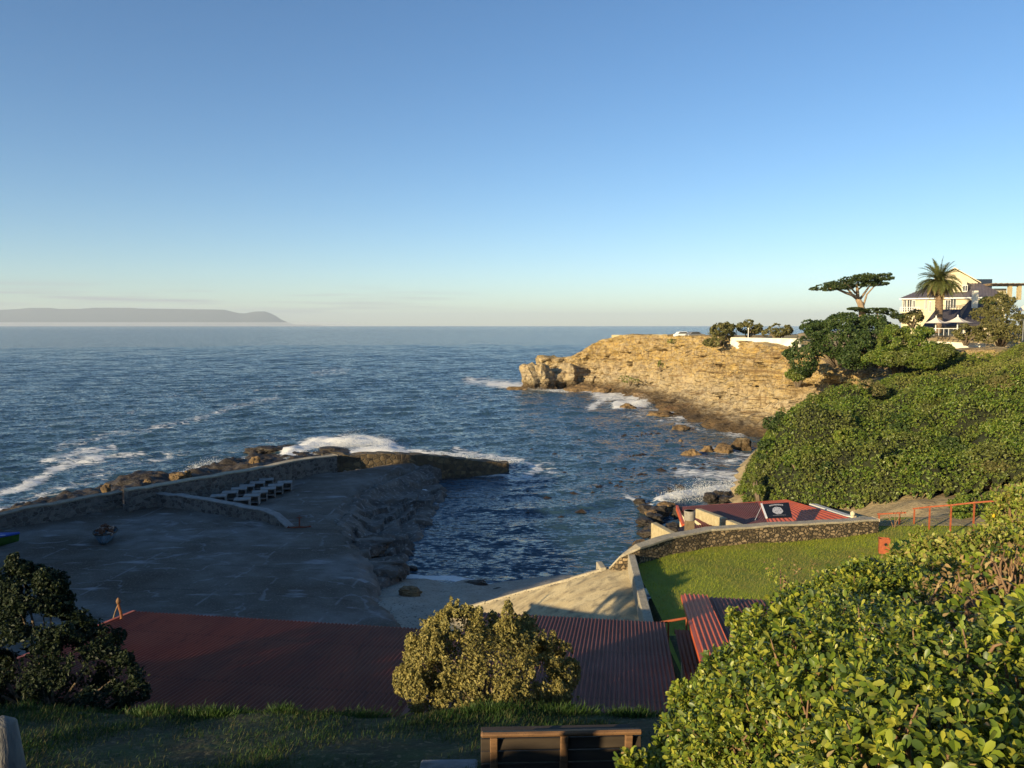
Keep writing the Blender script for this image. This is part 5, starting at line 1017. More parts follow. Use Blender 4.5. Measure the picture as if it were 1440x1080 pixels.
bush('milkwood_thicket', 'dark green dome of trees on the cliff edge under the flat-topped cypress', 'trees', [(1178, 478, 40, 30, 96), (1225, 470, 34, 24, 98), (1130, 500, 24, 32, 98), (1205, 500, 34, 24, 93), (1150, 462, 22, 14, 100), (1196, 455, 30, 12, 103)], 42000, .34, M_DARKLEAF, seed=1, gap=.72)
bush('milkwood_bush', 'rounded dark green bush sloping down right of the dark dome, facing the terrace', 'bush', [(1262, 486, 34, 30, 90), (1288, 470, 22, 14, 92), (1245, 505, 26, 14, 88)], 22000, .30, M_THICKET, seed=2, gap=.76)
bush('milkwood_bush', 'rounded green bush in front of the white terrace wall', 'bush', [(1312, 500, 28, 15, 84), (1292, 508, 26, 12, 83)], 12000, .27, M_THICKET, seed=3, gap=.76)
bush('clifftop_bush', 'domed brown-green bush spilling over the cliff edge at the white wall', 'bush', [(1014, 468, 20, 14, 137), (1003, 482, 12, 8, 134), (1022, 462, 12, 8, 139)], 6500, .42, M_OLIVE, seed=4)
bush('clifftop_bush', 'middle brown-green bush behind the white clifftop wall', 'bush', [(1052, 462, 18, 10, 142), (1062, 464, 12, 7, 142)], 4200, .42, M_OLIVE, seed=5, gap=.8)
bush('clifftop_bush', 'right-hand brown-green bush behind the white clifftop wall', 'bush', [(1094, 466, 16, 9, 136), (1108, 465, 8, 8, 136), (1078, 468, 8, 6, 138)], 4200, .42, M_OLIVE, seed=6, gap=.8)
bush('olive_tree', 'tall olive-brown bushy tree at right beside the parasols', 'tree', [(1407, 450, 30, 34, 112), (1424, 462, 22, 24, 108), (1390, 468, 18, 18, 110), (1404, 425, 22, 10, 113)], 16000, .34, M_OLIVE, seed=7, gap=.8)
bush('olive_shrub', 'low olive-brown shrub in front of the right parasol', 'bush', [(1358, 469, 18, 11, 112), (1372, 472, 14, 10, 111)], 5000, .32, M_OLIVE, seed=8, gap=.8)
bush('olive_shrub', 'olive-brown shrub below the left end of the cream house', 'bush', [(1284, 447, 17, 9, 128), (1272, 449, 9, 7, 128)], 3800, .36, M_OLIVE, seed=9, gap=.8)
bush('dark_shrub', 'dark green shrub before the slate roof, right of the small chimney', 'bush', [(1398, 424, 18, 5, 132)], 2200, .36, M_DARKLEAF, seed=10)
bush('olive_shrub', 'olive shrub at the right edge below the tent canopy', 'bush', [(1440, 446, 10, 12, 112)], 1800, .34, M_OLIVE, seed=11)
bush('cliff_shrub', 'grey-green shrub hanging on the golden cliff below the dark dome', 'bush', [(1122, 526, 18, 12, 101), (1140, 518, 10, 12, 100)], 4200, .32, M_THICKET, seed=12, gap=.9)
M_CLIFFGREEN = foliage_mat('cliff_creeper_leaves', [(.12, .16, .03), (.18, .21, .04), (.10, .11, .03)], .2, .6, .2)
for i, (px, py, hw, hh_, Y, lab) in enumerate(((930, 513, 6, 7, 172, 'bright green tuft high on the golden cliff face'), (988, 510, 4, 7, 158, 'small dark tuft in a crack of the golden cliff'), (1014, 520, 10, 6, 149, 'olive tuft midway up the golden cliff'), (886, 535, 16, 4, 177, 'bright green mat on the ledge at the foot of the cliff'), (950, 480, 12, 3, 171, 'low green tuft on the rim of the golden cliff'), (1030, 512, 7, 5, 147, 'brown tuft on the golden cliff beside the olive one'))):
    bush('cliff_tuft', lab, 'plant', [(px, py, hw, hh_, Y - 1.5)], 500, .34, M_CLIFFGREEN, seed=20 + i)

# ------------------------------------------------------------------ the thicket on the slope
tpoly = [(18.2, 58.5), (18.8, 53.0), (22.2, 50.0), (26, 47.0), (32, 44.8), (70, 44.5), (75, 92), (50, 96), (40, 88), (31, 76), (22, 67), (18.6, 63)]
g = np.random.default_rng(21); dc = np.column_stack([g.uniform(15, 75, 620), g.uniform(41, 96, 620), g.uniform(.9, 3.0, 620) ** 1.25, g.uniform(.7, 3.2, 620)])
def thicket_top(X, Y):
    dm = np.full(X.shape, -.2)
    for x, y, r_, h_ in dc: d2 = ((X - x) ** 2 + (Y - y) ** 2) / (r_ * r_); dm = np.maximum(dm, h_ * np.sqrt(np.clip(1 - d2, 0, 1)) - .3 * h_)
    e = np.where(inside(tpoly, X, Y), np.clip(segdist(tpoly + [tpoly[0]], X, Y) / 1.8, 0, 1), 0)
    bulge = 2.6 * np.exp(-((X - 21.5) / 4.5) ** 2 - ((Y - 59) / 6) ** 2)
    return slope_z(X, Y) + (.9 + bulge + dm + .3 * fbm(X, Y, 0, .7, 3, 81) + .9 * fbm(X, Y, 0, .13, 2, 82)) * np.sqrt(e)
xs = np.arange(16, 72, .3); ys = np.arange(42, 97, .3); GX, GY = np.meshgrid(xs, ys); GZ = thicket_top(GX, GY); gy_, gx_ = np.gradient(GZ, .3)
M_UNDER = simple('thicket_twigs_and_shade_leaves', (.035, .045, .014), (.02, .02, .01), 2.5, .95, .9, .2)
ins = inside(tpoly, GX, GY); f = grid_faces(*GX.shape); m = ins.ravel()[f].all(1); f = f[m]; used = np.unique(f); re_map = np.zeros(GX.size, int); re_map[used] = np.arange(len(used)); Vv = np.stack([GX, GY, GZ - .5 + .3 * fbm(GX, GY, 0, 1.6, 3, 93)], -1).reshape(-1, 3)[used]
th = thing('hillside_thicket', 'x', 'thicket'); th = None
n = 230000; wt = (np.sqrt(1 + gx_ ** 2 + gy_ ** 2) ** 1.2 * ins).ravel(); sel = rng.choice(GX.size, n, p=wt / wt.sum()); ii, jj = sel // len(xs), sel % len(xs); ok = ins[ii, jj] & (xs[jj] < .69 * ys[ii] + 4); ii, jj = ii[ok], jj[ok]
pp = np.column_stack([xs[jj] + rng.uniform(-.15, .15, len(ii)), ys[ii] + rng.uniform(-.15, .15, len(ii)), GZ[ii, jj] - .5 * rng.random(len(ii)) ** 2 + .12 * rng.random(len(ii))]); nn_ = np.column_stack([-gx_[ii, jj], -gy_[ii, jj], np.ones(len(ii))]); nn_ /= np.linalg.norm(nn_, axis=1, keepdims=True)
bpy.data.objects.remove(bpy.data.objects['hillside_thicket'])
gapn = fbm(pp[:, 0], pp[:, 1], pp[:, 2], .55, 3, 91); kp_ = rng.random(len(gapn)) < .18 + .82 * sstep(-.75, -.25, gapn); pp, nn_ = pp[kp_], nn_[kp_]
M_GROUNDCOVER = foliage_mat('yellow_green_slope_leaves', [(.10, .15, .02), (.16, .22, .025), (.21, .25, .035), (.26, .26, .06)], .25, .55, .25, patch=(.3, (.24, .19, .09), .5))
lt = sstep(-.6, .6, (pp[:, 0] - 39.5) / 3 + .25 * (pp[:, 2] - 12.5) + 1.1 * fbm(pp[:, 0], pp[:, 1], 0, .18, 3, 92)) > .5
gc = leaves('slope_groundcover', pp[lt], nn_[lt], rng.uniform(.10, .22, lt.sum()), T_SPRIG, M_GROUNDCOVER, None, .6); tag(gc, 'bright yellow-green ground cover on the upper right slope', kind='stuff')
pp, nn_ = pp[~lt], nn_[~lt]
tk = leaves('hillside_thicket', pp, nn_, rng.uniform(.11, .28, len(pp)), T_SPRIG, M_THICKET, None, .65); tag(tk, 'dense green coastal thicket covering the right-hand slope', kind='stuff')
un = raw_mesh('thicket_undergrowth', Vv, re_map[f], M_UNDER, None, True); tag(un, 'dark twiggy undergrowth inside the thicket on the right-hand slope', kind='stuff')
def thicket_hit(px, py):
    for Y in np.arange(40, 95, .25):
        p = P(px, py, Y=Y)
        if p.z < float(thicket_top(np.array([p.x]), np.array([p.y]))[0]): return p
    return P(px, py, Y=70)
for i, (px, py, hw, hh_, mt, lab) in enumerate(((1098, 596, 22, 16, M_DARKLEAF, 'dark glossy shrub on the seaward shoulder of the thicket'), (1150, 566, 20, 13, M_THICKET, 'rounded shrub on the upper left crest of the thicket'), (1078, 640, 16, 22, M_DARKLEAF, 'dark upright shrub at the seaward edge of the thicket'),
        (1215, 548, 26, 13, M_OLIVE, 'olive-tinged shrub on the crest in the middle of the thicket'), (1130, 650, 26, 18, M_THICKET, 'rounded green shrub low on the left of the thicket'), (1195, 618, 24, 16, M_GROUNDCOVER, 'light green shrub amid the darker thicket'), (1262, 600, 26, 17, M_DARKLEAF, 'dark shrub in the middle of the thicket'),
        (1320, 560, 26, 14, M_THICKET, 'green shrub right of the middle near the thicket crest'), (1345, 632, 28, 18, M_DARKLEAF, 'dark shrub low on the right of the thicket'), (1270, 655, 26, 15, M_THICKET, 'green shrub hanging over the sandy bank'), (1405, 600, 24, 16, M_THICKET, 'green shrub near the right edge of the thicket'),
        (1412, 542, 22, 12, M_OLIVE, 'dry brownish shrub in the bright ground cover at right'), (1165, 668, 22, 13, M_DARKLEAF, 'dark shrub at the foot of the thicket above the orange roof'), (1390, 660, 26, 14, M_OLIVE, 'brownish twiggy shrub at the foot of the thicket above the railing'))):
    q = thicket_hit(px, py); bush('thicket_shrub', lab, 'shrub', [(px, py, hw, hh_, q.y + .6)], 3000, .2, mt, seed=60 + i, gap=.72, gsc=1.3, shell=.5, group='shrubs standing out of the thicket')
bush('hedge', 'green leafy hedge behind the long orange-red railing', 'hedge', [(1370, 715, 30, 14, 40.5), (1412, 706, 30, 18, 40), (1450, 700, 26, 20, 39.5), (1345, 726, 12, 8, 40)], 14000, .14, M_THICKET, seed=13, gap=.9, gsc=2)
bush('slope_bush', 'small green bush by the shore at the left foot of the thicket', 'bush', [(1068, 690, 9, 9, 55), (1060, 676, 5, 14, 56)], 3200, .16, M_THICKET, seed=14, gap=.9, gsc=2)
br = thing('bare_shrub', 'small leafless twiggy shrub between the two railings', 'shrub', tuple(P(1257, 745, Y=38)))
limbs('branches', [([(0, 0, 0), (-.12, 0, .35), (-.3, .05, .75), (-.33, 0, .95)], [.03, .025, .02, .01]), ([(0, 0, 0), (.1, 0, .4), (.28, 0, .7), (.4, .1, .95)], [.03, .025, .02, .01]), ([(.05, 0, .2), (.02, 0, .6), (.1, 0, .9)], [.025, .02, .01])], M_TWIG, br)

# ------------------------------------------------------------------ yellow-leaved shrub and dark tree in front of the roofs
def shrub3(name, label, cat, base, lob, n, size, mat, seed, gap=.8, shell=.45, gsc=1.4, tm=T_SPRIG, stems=None, spread=.55):
    o = thing(name, label, cat, base); p, nr = blob_points(lob, n, shell, .3, gap, gsc, seed); leaves('foliage', p, nr, rng.uniform(size * .7, size * 1.3, len(p)), tm, mat, o, spread)
    segs = [(wind([(c_[0] * .08, c_[1] * .08, -.25), (c_[0] * .5, c_[1] * .5, max(.1, c_[2] * .45)), tuple(q * .9 for q in c_)], .06, seed + i), [.05, .03, .01]) for i, (c_, r_) in enumerate(lob[:16])]
    limbs('branches', segs, M_BARK, o); return o
b = P(690, 1000, Y=14.0); cb = (b.x, b.y, b.z - .25); g = np.random.default_rng(33); lob = []
for px, py, hw, hh_, Y in ((690, 945, 105, 62, 14.3), (640, 930, 70, 60, 14.1), (740, 945, 62, 58, 14.5), (620, 970, 56, 40, 13.8), (640, 890, 42, 34, 14.2), (600, 925, 32, 30, 13.8), (585, 975, 30, 28, 13.5), (690, 900, 36, 30, 14.4), (735, 905, 38, 30, 14.8), (765, 930, 36, 32, 14.6), (690, 950, 60, 50, 14.4), (640, 955, 50, 45, 13.9), (770, 970, 40, 30, 14.0), (720, 975, 50, 28, 13.7), (645, 985, 45, 22, 13.4), (618, 895, 26, 22, 13.9), (660, 868, 16, 18, 14.2), (715, 880, 14, 22, 14.3), (640, 862, 10, 16, 14.2), (575, 955, 18, 14, 13.6), (800, 950, 16, 20, 14.5), (795, 985, 20, 16, 14.1), (750, 888, 22, 18, 14.9)):
    c_ = P(px, py, Y=Y) - Vector(cb); lob.append((tuple(c_), (hw / F * Y, hw / F * Y * .8, hh_ / F * Y)))
lob2 = list(lob)
for c_, r_ in lob:
    for k in range(8): d = g.normal(0, 1, 3); d[2] = abs(d[2]); d /= np.linalg.norm(d); s = g.uniform(.07, .13); lob2.append((tuple(np.array(c_) + d * np.array(r_) * g.uniform(.8, 1.1)), (s * .8, s * .8, s * g.uniform(1.3, 2.4))))
shrub3('coastal_shrub', 'big rounded silvery yellow-leaved shrub between the two red roofs, sunlit on its left', 'shrub', cb, lob2, 150000, .066, M_SILVER, 40, .76, .6, 3.0, T_SPRIG)
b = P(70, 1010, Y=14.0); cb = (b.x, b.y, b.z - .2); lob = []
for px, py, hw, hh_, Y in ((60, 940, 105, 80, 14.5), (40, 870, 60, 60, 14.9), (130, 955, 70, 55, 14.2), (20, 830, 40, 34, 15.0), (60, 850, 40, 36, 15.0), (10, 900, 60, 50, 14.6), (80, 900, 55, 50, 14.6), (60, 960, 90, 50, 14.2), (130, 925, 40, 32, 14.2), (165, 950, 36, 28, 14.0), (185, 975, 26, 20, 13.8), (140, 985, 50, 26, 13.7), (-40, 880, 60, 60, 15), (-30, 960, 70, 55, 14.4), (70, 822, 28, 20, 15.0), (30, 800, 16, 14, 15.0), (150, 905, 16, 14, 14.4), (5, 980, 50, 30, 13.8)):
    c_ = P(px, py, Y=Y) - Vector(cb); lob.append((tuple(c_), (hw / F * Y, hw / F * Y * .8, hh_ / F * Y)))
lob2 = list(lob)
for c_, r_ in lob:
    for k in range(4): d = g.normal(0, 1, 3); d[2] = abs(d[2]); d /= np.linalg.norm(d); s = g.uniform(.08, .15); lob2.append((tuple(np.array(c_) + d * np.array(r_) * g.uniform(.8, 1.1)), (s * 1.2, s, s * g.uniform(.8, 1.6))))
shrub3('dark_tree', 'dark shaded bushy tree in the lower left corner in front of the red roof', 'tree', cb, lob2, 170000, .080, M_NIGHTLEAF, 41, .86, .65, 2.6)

# ------------------------------------------------------------------ grass of the bank
n = 90000; q = np.stack([rng.uniform(-9.5, 4.6, n), 7.2 + 5.9 * rng.random(n) ** .8], -1)
pz = ground(q[:, 0], q[:, 1]); cl_ = fbm(q[:, 0], q[:, 1], 0, .9, 3, 55); keep = cl_ + rng.normal(0, .35, n) > -.25; q, pz, cl_ = q[keep], pz[keep], cl_[keep]
ht = rng.uniform(.04, .10, len(q)) * (1 + .5 * np.clip(cl_, 0, 1)) + np.exp(-((q[:, 1] - 12.6) / .35) ** 2) * rng.uniform(0, .11, len(q)) * (fbm(q[:, 0], 0, 0, .8, 3, 5) > -.15)
o = leaves('bank_grass', np.column_stack([q, pz - .01]), np.tile([[.25, .1, 1.0]], (len(q), 1)), ht, T_BLADE, M_GRASS, None, .35); tag(o, 'rough shaded grass on the bank around the bench', kind='stuff')
M_TUFT = foliage_mat('tuft_blades', [(.035, .075, .015), (.055, .11, .02), (.08, .13, .03)], .3, .5, .25)
for i, (px, py, w_, h_, lab) in enumerate(((398, 1024, .26, .12, 'bright green grass tuft at the roof edge left of the yellow-leaved shrub'), (790, 1004, .5, .15, 'broad green weed tuft at the right foot of the yellow-leaved shrub'), (690, 1006, .4, .14, 'green weed tuft below the middle of the yellow-leaved shrub'), (300, 1014, .5, .16, 'low dark weed tuft along the near edge of the red roof'), (212, 1012, .3, .13, 'weed tuft beside the dark tree at the red roof'), (890, 1000, .5, .16, 'low weed tuft at the near edge of the maroon roof'), (505, 1018, .6, .12, 'thin grassy tuft at the edge of the bank before the red roof'))):
    b = P(px, py + 2, Y=12.4); zz = float(ground(np.array([b.x]), np.array([12.4]))[0]); o = thing('weed_tuft', lab, 'plant', (b.x, 12.4, zz)); k = int(700 * w_ / .4); a = rng.normal(0, .5, (k, 2)) * [w_, .18]; d = np.column_stack([a[:, 0] / w_ * .9, a[:, 1] * 1.5, np.ones(k)])
    leaves('blades', np.column_stack([a, np.zeros(k) - .03]), d, h_ * rng.uniform(.5, 1.25, k), T_BLADE, M_TUFT, o, .25)

# ------------------------------------------------------------------ bitou shrubs filling the lower right corner
def bitou(name, label, base, lob, n, size, mat, seed, flowers=0, gap=.86, dry=0, stems=30, shell=.45):
    o = thing(name, label, 'shrub', base); g = np.random.default_rng(seed); Bv = np.array(base)
    lob = [(tuple(np.array(c_) - Bv), r_) for c_, r_ in lob]
    p, nr = blob_points(lob, n // 7, shell, .5, gap, 1.6, seed)                # each point a rosette of leaves at a twig tip
    nr = nr / np.linalg.norm(nr, axis=1, keepdims=True); nr = nr + g.normal(0, .35, nr.shape); nr /= np.linalg.norm(nr, axis=1, keepdims=True)
    pos, nm, tg, sz = [], [], [], []
    for k in range(7):
        a = g.normal(0, 1, p.shape); a -= nr * (a * nr).sum(1, keepdims=True); a /= np.linalg.norm(a, axis=1, keepdims=True); tilt = g.uniform(.15, 1.0, (len(p), 1)); t = a * np.cos(tilt) + nr * np.sin(tilt)
        s = size * g.uniform(.45, 1.35, len(p)) * (1 + .35 * fbm(p[:, 0], p[:, 1], p[:, 2], 2.2, 2, seed)); pos.append(p - nr * (g.random((len(p), 1)) * size * 1.1)); tg.append(t); nm.append(nr * np.cos(tilt) - a * np.sin(tilt)); sz.append(s)
    leaves('foliage', np.vstack(pos), np.vstack(nm), np.concatenate(sz), T_LEAF, mat, o, .22, np.vstack(tg))
    segs = []; idx = g.choice(len(p), min(stems * 4, len(p)), replace=False)
    for i in idx:
        e = p[i]; b0 = e + (np.array([e[0] * .7, e[1] * .7, e[2] * .5]) - e) * .5 * g.random() - nr[i] * .12; segs.append((wind([tuple(b0), tuple(b0 * .4 + e * .6 + g.normal(0, .03, 3)), tuple(e - nr[i] * size * .3)], .02, int(i)), [.012 * size / .055, .008 * size / .055, .003]))
    for c_, r_ in lob:                                         # main stems rooted in the ground under each clump
        for m_ in range(3):
            a = np.array(c_) + g.uniform(-.3, .3, 3) * np.array(r_) - np.array([0, 0, .3]) * np.array(r_); f_ = np.array(c_) * [.9, .9, 1] + g.normal(0, .12, 3); f_[2] = float(ground(np.array([f_[0] + Bv[0]]), np.array([f_[1] + Bv[1]]))[0]) - Bv[2] - .05
            segs.append((wind([tuple(f_), tuple(f_ * .5 + a * .5), tuple(a)], .06, m_), [.028, .02, .008]))
    limbs('stems', segs, M_TWIG, o)
    if dry:
        q, qn = blob_points(lob, dry, .5, .2, .6, 1.6, seed + 5); leaves('dry_leaves', q, qn, size * g.uniform(.6, 1.1, len(q)), T_LEAF, M_DRYLEAF, o, .8)
    for k in range(flowers):
        i = int(g.integers(0, len(p))); c_ = p[i] + nr[i] * size * .35; mb = MB(); nv = Vector(nr[i]); sd = nv.orthogonal().normalized(); u2 = nv.cross(sd)
        for j in range(9):
            t = 6.2832 * j / 9; d = sd * math.cos(t) + u2 * math.sin(t); e = sd * -math.sin(t) + u2 * math.cos(t); r0, r1 = size * .10, size * .42; cc = Vector(c_)
            mb.add([cc + d * r0 - e * size * .05, cc + d * r0 + e * size * .05, cc + d * r1 + e * size * .09 + nv * size * .06, cc + d * r1 - e * size * .09 + nv * size * .06], [(0, 1, 2, 3)])
        mb.add([Vector(c_) + (sd * math.cos(t) + u2 * math.sin(t)) * size * .13 + nv * size * .05 for t in [6.2832 * j / 8 for j in range(8)]], [tuple(range(8))]); fl = mb.build('flower', M_FLOWER, o)
    return o
def LB(px, py, Y, rx, ry=None, rz_=None): return (tuple(P(px, py, Y=Y)), (rx, ry or rx, rz_ or rx))
bitou('bitou_shrub', 'big broad-leaved green shrub filling the bottom right corner, nearest the camera', (2.4, 4.4, 11.6),
      [LB(1250, 985, 4.2, .75, .7, .55), LB(1120, 1040, 4.6, .62, .6, .5), LB(1040, 1080, 5.0, .48, .5, .42), LB(1370, 1010, 3.4, .6, .6, .45), LB(1180, 930, 5.2, .7, .7, .5), LB(1080, 985, 5.6, .55, .55, .42), LB(1310, 1090, 3.0, .5, .5, .4), LB(1450, 960, 3.6, .5, .6, .5), LB(975, 1060, 5.6, .30, .3, .34), LB(930, 1092, 5.6, .20, .2, .22), LB(885, 1082, 5.3, .10, .1, .14), LB(1200, 1100, 4.0, .5, .5, .4)], 190000, .047, M_BITOU, 61, 4, .68, 1300, 90, .6)
bitou('bitou_shrub', 'dense green shrub sloping down to the orange-edged roof, left flank of the shrubbery', (2.6, 6.6, 11.0),
      [LB(1165, 900, 7.0, .54, .7, .46), LB(1105, 945, 7.0, .44, .6, .44), LB(1030, 990, 7.0, .36, .5, .40), LB(1220, 865, 7.2, .6, .7, .46), LB(1225, 850, 7.8, .5, .5, .34), LB(985, 1015, 6.8, .26, .4, .34), LB(1052, 882, 7.4, .14, .16, .16), LB(1030, 868, 7.4, .06, .06, .10), LB(1060, 862, 7.4, .05, .05, .09), LB(962, 985, 7.2, .13, .2, .16), LB(1250, 850, 6.6, .5, .5, .4)], 150000, .044, M_BITOU, 62, 4, .72, 300, 60, .6)
bitou('bitou_shrub', 'pale yellow-green sunlit shrub at the top of the shrubbery below the orange bin', (6.0, 10.5, 10.0),
      [LB(1290, 812, 10.5, .95, .9, .38), LB(1200, 824, 10.5, .8, .8, .38), LB(1150, 815, 11, .5, .5, .25), LB(1370, 800, 10, .9, .9, .38), LB(1440, 800, 9.5, .9, .9, .5), LB(1330, 835, 8.5, .7, .7, .4), LB(1250, 805, 11, .5, .5, .2), LB(1292, 760, 11, .12, .12, .24), LB(1292, 788, 11, .25, .3, .2), LB(1205, 798, 11.2, .3, .2, .16), LB(1340, 775, 10.6, .4, .4, .22), LB(1100, 800, 11.4, .3, .3, .16)], 90000, .062, M_BITOU2, 63, 10, .84, 1200, 60, .6)
bitou('bitou_shrub', 'yellow-flowered shrub reaching up at the right edge beside the long railing', (7.3, 10.6, 11.2),
      [LB(1436, 735, 10.8, .42, .45, .55), LB(1425, 765, 10.6, .45, .45, .35), LB(1455, 700, 10.8, .34, .4, .4), LB(1410, 742, 10.8, .18, .2, .2)], 26000, .062, M_BITOU2, 64, 16, .9, 0, 20, .6)
bitou('dying_shrub', 'half-dead shrub with dry brown leaves and bare stalks at the right edge', (3.3, 5.2, 12.4),
      [LB(1370, 880, 5.6, .5, .5, .42), LB(1440, 860, 5.4, .5, .5, .5), LB(1320, 905, 5.8, .4, .4, .3)], 14000, .052, M_BITOU, 65, 0, .74, 3600, 70, .8)
dk = bpy.data.objects['dying_shrub']; g = np.random.default_rng(9); segs = []
for k in range(60):
    c_ = P(g.uniform(1300, 1460), g.uniform(830, 960), Y=g.uniform(4.8, 6.0)) - Vector(dk.location); d = Vector((g.normal(.1, .5), g.normal(0, .4), g.uniform(.4, 1.0))).normalized() * g.uniform(.18, .5); segs.append((wind([c_ - d * .8, c_, c_ + d * .6], .02, k), [.013, .010, .005]))
limbs('dead_stalks', segs, M_TWIG, dk)
# ------------------------------------------------------------------ loose rocks and kelp
def drop(px, py, z=0.0): return P(px, py, z=z)
def rk(px, py, wpx, hpx, lab, mat, seed, z=0.0, rz=0.0, flat=.3, grp=None, dep=.7, sub=4, rough=.38):
    q = drop(px, py, z); s = wpx / F * q.y; return rock('sea_rock', lab, (q.x, q.y + s * dep * .5, z), (s / 2, s * dep / 2, hpx / F * q.y * .62), seed, mat, sub, grp, rz, rough, 1.1, flat)
rk(799, 545, 58, 40, 'big pale craggy rock joining the tip of the point to the cliff', M_CLIFF, 1, .4, .3, 0, None, .9, 6, .5); rk(836, 545, 46, 36, 'dark fissured buttress rock at the foot of the seaward cliff', M_CLIFF, 2, .4, 1.0, 0, None, .9, 6, .5)
rk(757, 547, 52, 44, 'pale golden rock standing as the tip of the point', M_CLIFF, 3, .4, .2, 0, None, .9, 6, .42)
for i, a in enumerate(((730, 548, 30, 6, 'low dark wet rock awash at the very tip of the point'), (820, 550, 36, 14, 'brown wave-washed rock under the buttress'), (850, 553, 26, 13, 'orange-brown boulder below the buttress'), (882, 577, 22, 13, 'dark rock with a wave breaking over it off the shelf'), (905, 560, 30, 12, 'dark brown boulder on the rock shelf'), (930, 585, 40, 10, 'flat brown rock at the edge of the shelf'), (960, 604, 24, 10, 'small flat rock in the foam below the shelf'), (958, 622, 8, 5, 'tiny orange rock out in the shallows'))):
    rk(a[0], a[1], a[2], a[3], a[4], M_SUNROCK, 10 + i, .1)
rk(975, 643, 28, 17, 'leftmost orange-brown rock of the group in the shallows below the thicket', M_SUNROCK, 31, 0); rk(998, 637, 22, 16, 'middle craggy orange-brown rock of the group below the thicket', M_SUNROCK, 32, 0); rk(1022, 638, 26, 18, 'dark-sided craggy rock right of the middle of the group below the thicket', M_SUNROCK, 33, 0); rk(1044, 632, 26, 26, 'tall pale golden rock against the shore below the thicket', M_CLIFF, 34, .2)
g = np.random.default_rng(77); jl = 'dark wet boulder in the jumble at the water below the curved wall'
for k in range(26):
    t = g.random(); px = 905 + 62 * g.random() * (1 - .5 * t) + 8 * t; py = 712 + 80 * t; px = px - 28 * t + 6
    rk(px, py, g.uniform(14, 32), g.uniform(8, 16), jl, M_DARKROCK if k % 4 else M_SUNROCK, 100 + k, g.uniform(-.1, .5), g.uniform(0, 3), .3, 'dark boulders below the curved stone wall', .8, 3)
for k in range(9):
    rk(1000 + 6.5 * k + g.uniform(-4, 4), 704 - .6 * k + g.uniform(-5, 4), g.uniform(18, 30), g.uniform(8, 14), 'dark boulder behind the shed roof where the wave breaks', M_DARKROCK, 140 + k, g.uniform(.2, .9), g.uniform(0, 3), .3, 'dark boulders behind the shed roof', .8, 3)
rk(900, 708, 20, 8, 'lone black rock awash left of the breaking wave', M_DARKROCK, 160, 0)
rk(575, 838, 36, 14, 'flat brown rock lying on the sand of the little beach', M_SUNROCK, 170, 1.0); rk(668, 825, 32, 9, 'dark low rock at the water edge of the beach', M_DARKROCK, 171, .15); rk(704, 836, 26, 10, 'dark rock at the foot of the sunlit slipway', M_DARKROCK, 172, .2); rk(540, 806, 66, 22, 'broad flat grey rock at the corner of the harbour floor and beach', M_LEDGE, 173, 1.0, 0, .7); rk(520, 775, 60, 22, 'rounded brown rock at the edge of the harbour floor', M_LEDGE, 174, 1.2, 0, .7); rk(578, 803, 20, 8, 'small rock in the water beside the beach', M_DARKROCK, 175, 0)
for i, (px, py, w_, h_, lab) in enumerate(((147, 688, 14, 12, 'sunlit pale rock left of the gap behind the sea wall'), (205, 680, 10, 10, 'small sunlit rock just left of the long sea wall end'), (245, 672, 26, 10, 'dark rock behind the sea wall beside a sunlit one'), (262, 668, 12, 10, 'sunlit pale rock behind the left part of the long sea wall'), (356, 650, 14, 12, 'sunlit golden rock behind the middle of the long sea wall'), (365, 638, 50, 12, 'long dark rock awash behind the sea wall'), (460, 638, 60, 8, 'dark flat rock under the breaking wave behind the pier'), (400, 632, 36, 8, 'low dark rock left of the breaking wave'))):
    rk(px, py, w_, h_, lab, M_SUNROCK if 'sunlit' in lab else M_DARKROCK, 200 + i, .9 if 'sunlit' in lab else .3)  # lighter rock for the sunlit ones, sunlight put into the colour
# white water: drops and froth thrown up where the swell breaks
def spray(label, path, n, wd, ht, seed):
    g = np.random.default_rng(seed); pts = [P(px, py, z=.2) for px, py in path]; T = g.random(n) * (len(pts) - 1); i = T.astype(int); f = T - i
    A_ = np.array([tuple(p) for p in pts]); base = A_[i] * (1 - f)[:, None] + A_[np.minimum(i + 1, len(pts) - 1)] * f[:, None]
    plume = np.clip(.45 + .9 * fbm(T * 3.1, seed, 0, 1, 3, seed), .08, 1.3) * np.sin(np.pi * np.clip(T / (len(pts) - 1), .04, .96)) ** .5
    z = ht * plume * g.random(n) ** 1.7; base = base + np.column_stack([g.normal(0, wd * .5, n), g.normal(0, wd, n), z])
    o = leaves('wave_spray', base, g.normal(0, 1, (n, 3)), g.uniform(.03, .10, n) * (1.25 - .6 * z / ht / 1.3), T_DIA, M_FROTH, None, .5); return tag(o, label, kind='stuff')
M_FROTH = foliage_mat('white_froth', [(.80, .80, .78), (.72, .73, .72)], .45, .8, .1)
spray('white spray of the wave breaking behind the pier', [(415, 637), (450, 630), (490, 629), (520, 627), (550, 634)], 26000, 1.6, 1.9, 1)
spray('thin spray along the seaward side of the pier', [(560, 640), (620, 641), (680, 647), (722, 650)], 5000, .8, .8, 2)
spray('white spray of the wave breaking below the thicket', [(940, 703), (975, 697), (1005, 692), (1050, 686)], 12000, .9, 1.2, 3)
spray('spray round the dark rock off the shelf', [(868, 574), (890, 571), (908, 566)], 6000, 1.6, 2.2, 4)
spray('spray at the tip of the point', [(700, 545), (730, 545), (760, 549), (800, 551)], 4000, 1.4, 1.2, 5)
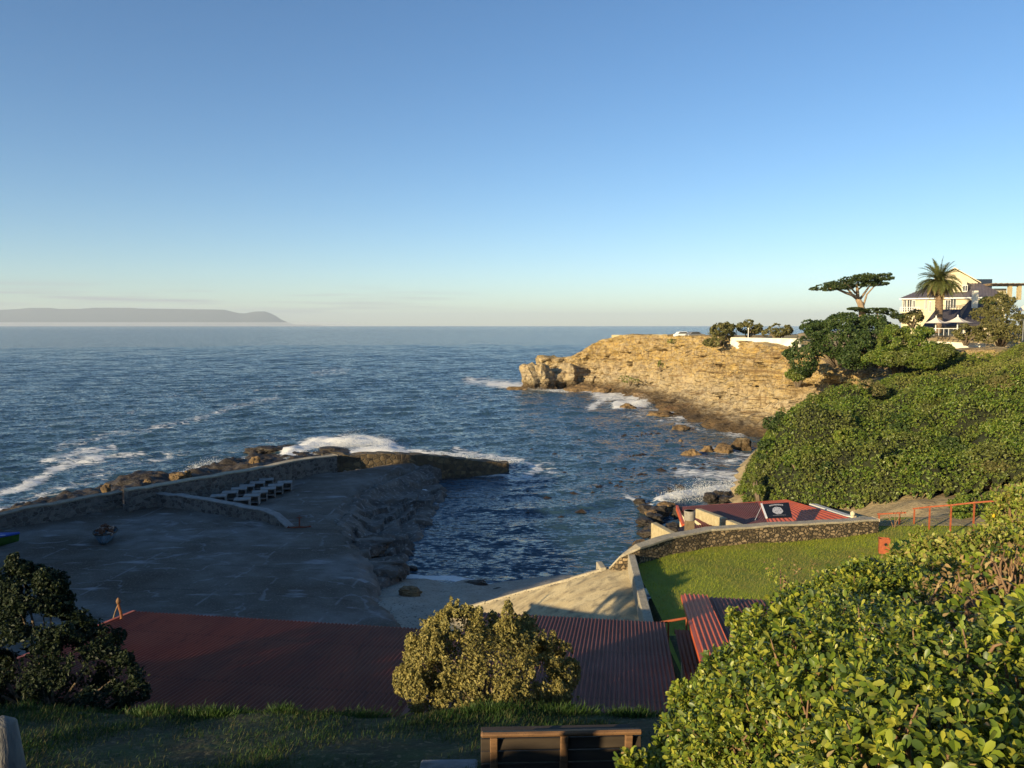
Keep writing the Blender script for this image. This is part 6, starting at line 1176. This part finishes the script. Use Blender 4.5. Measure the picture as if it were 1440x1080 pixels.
spray('small white surge falling into the harbour beside the pier', [(600, 692), (604, 680), (612, 664)], 3500, .35, .7, 6)
spray('white water on the reef behind the sea wall', [(268, 662), (290, 656), (310, 650)], 1800, 1.2, .9, 7)
# kelp heads and small wet stones in the shallows
mb = MB(); g = np.random.default_rng(5)
for k in range(300):
    if k < 230: px, py = 880 + 150 * g.random() ** .8, 585 + 105 * g.random(); px -= (py - 585) * .25
    else: px, py = g.uniform(740, 930), g.uniform(600, 740)
    q = P(px, py, z=.05); s = g.uniform(.10, .42); m_ = 7; ring = [(q.x + s * math.cos(t) * g.uniform(.6, 1.3) * 1.9, q.y + s * math.sin(t) * g.uniform(.6, 1.3), -.15) for t in [6.2832 * j / m_ for j in range(m_)]]
    mb.add(ring + [(q.x + g.normal(0, .1), q.y, .05 + .22 * s)], [(j, (j + 1) % m_, m_) for j in range(m_)])
kp = mb.build('floating_kelp', M_KELP); tag(kp, 'dark kelp heads and weed breaking the surface of the bay', kind='stuff')

mi = bpy.data.materials.new('low_sea_mist'); mi.use_nodes = True; mn = mi.node_tree; mn.nodes.remove(mn.nodes['Principled BSDF']); mv = mn.nodes.new('ShaderNodeVolumePrincipled'); mv.inputs['Color'].default_value = (.93, .95, 1.0, 1); mv.inputs['Density'].default_value = 1.3e-4
mn.links.new(mv.outputs[0], mn.nodes['Material Output'].inputs['Volume']); ms_ = MB().box((-20000, 23500, 62), (30000, 6500, 118)).build('mist', mi); tag(ms_, kind='stuff')
# ------------------------------------------------------------------ the air over the bay
hm = bpy.data.materials.new('sea_air'); hm.use_nodes = True; hn = hm.node_tree; hn.nodes.remove(hn.nodes['Principled BSDF']); pv = hn.nodes.new('ShaderNodeVolumePrincipled'); pv.inputs['Color'].default_value = (.74, .86, 1.0, 1); pv.inputs['Density'].default_value = 3.5e-5; pv.inputs['Anisotropy'].default_value = .0
hn.links.new(pv.outputs[0], hn.nodes['Material Output'].inputs['Volume'])
hz_ = MB().box((0, 24000, 400), (92000, 56000, 830)).build('haze', hm); tag(hz_, kind='stuff')
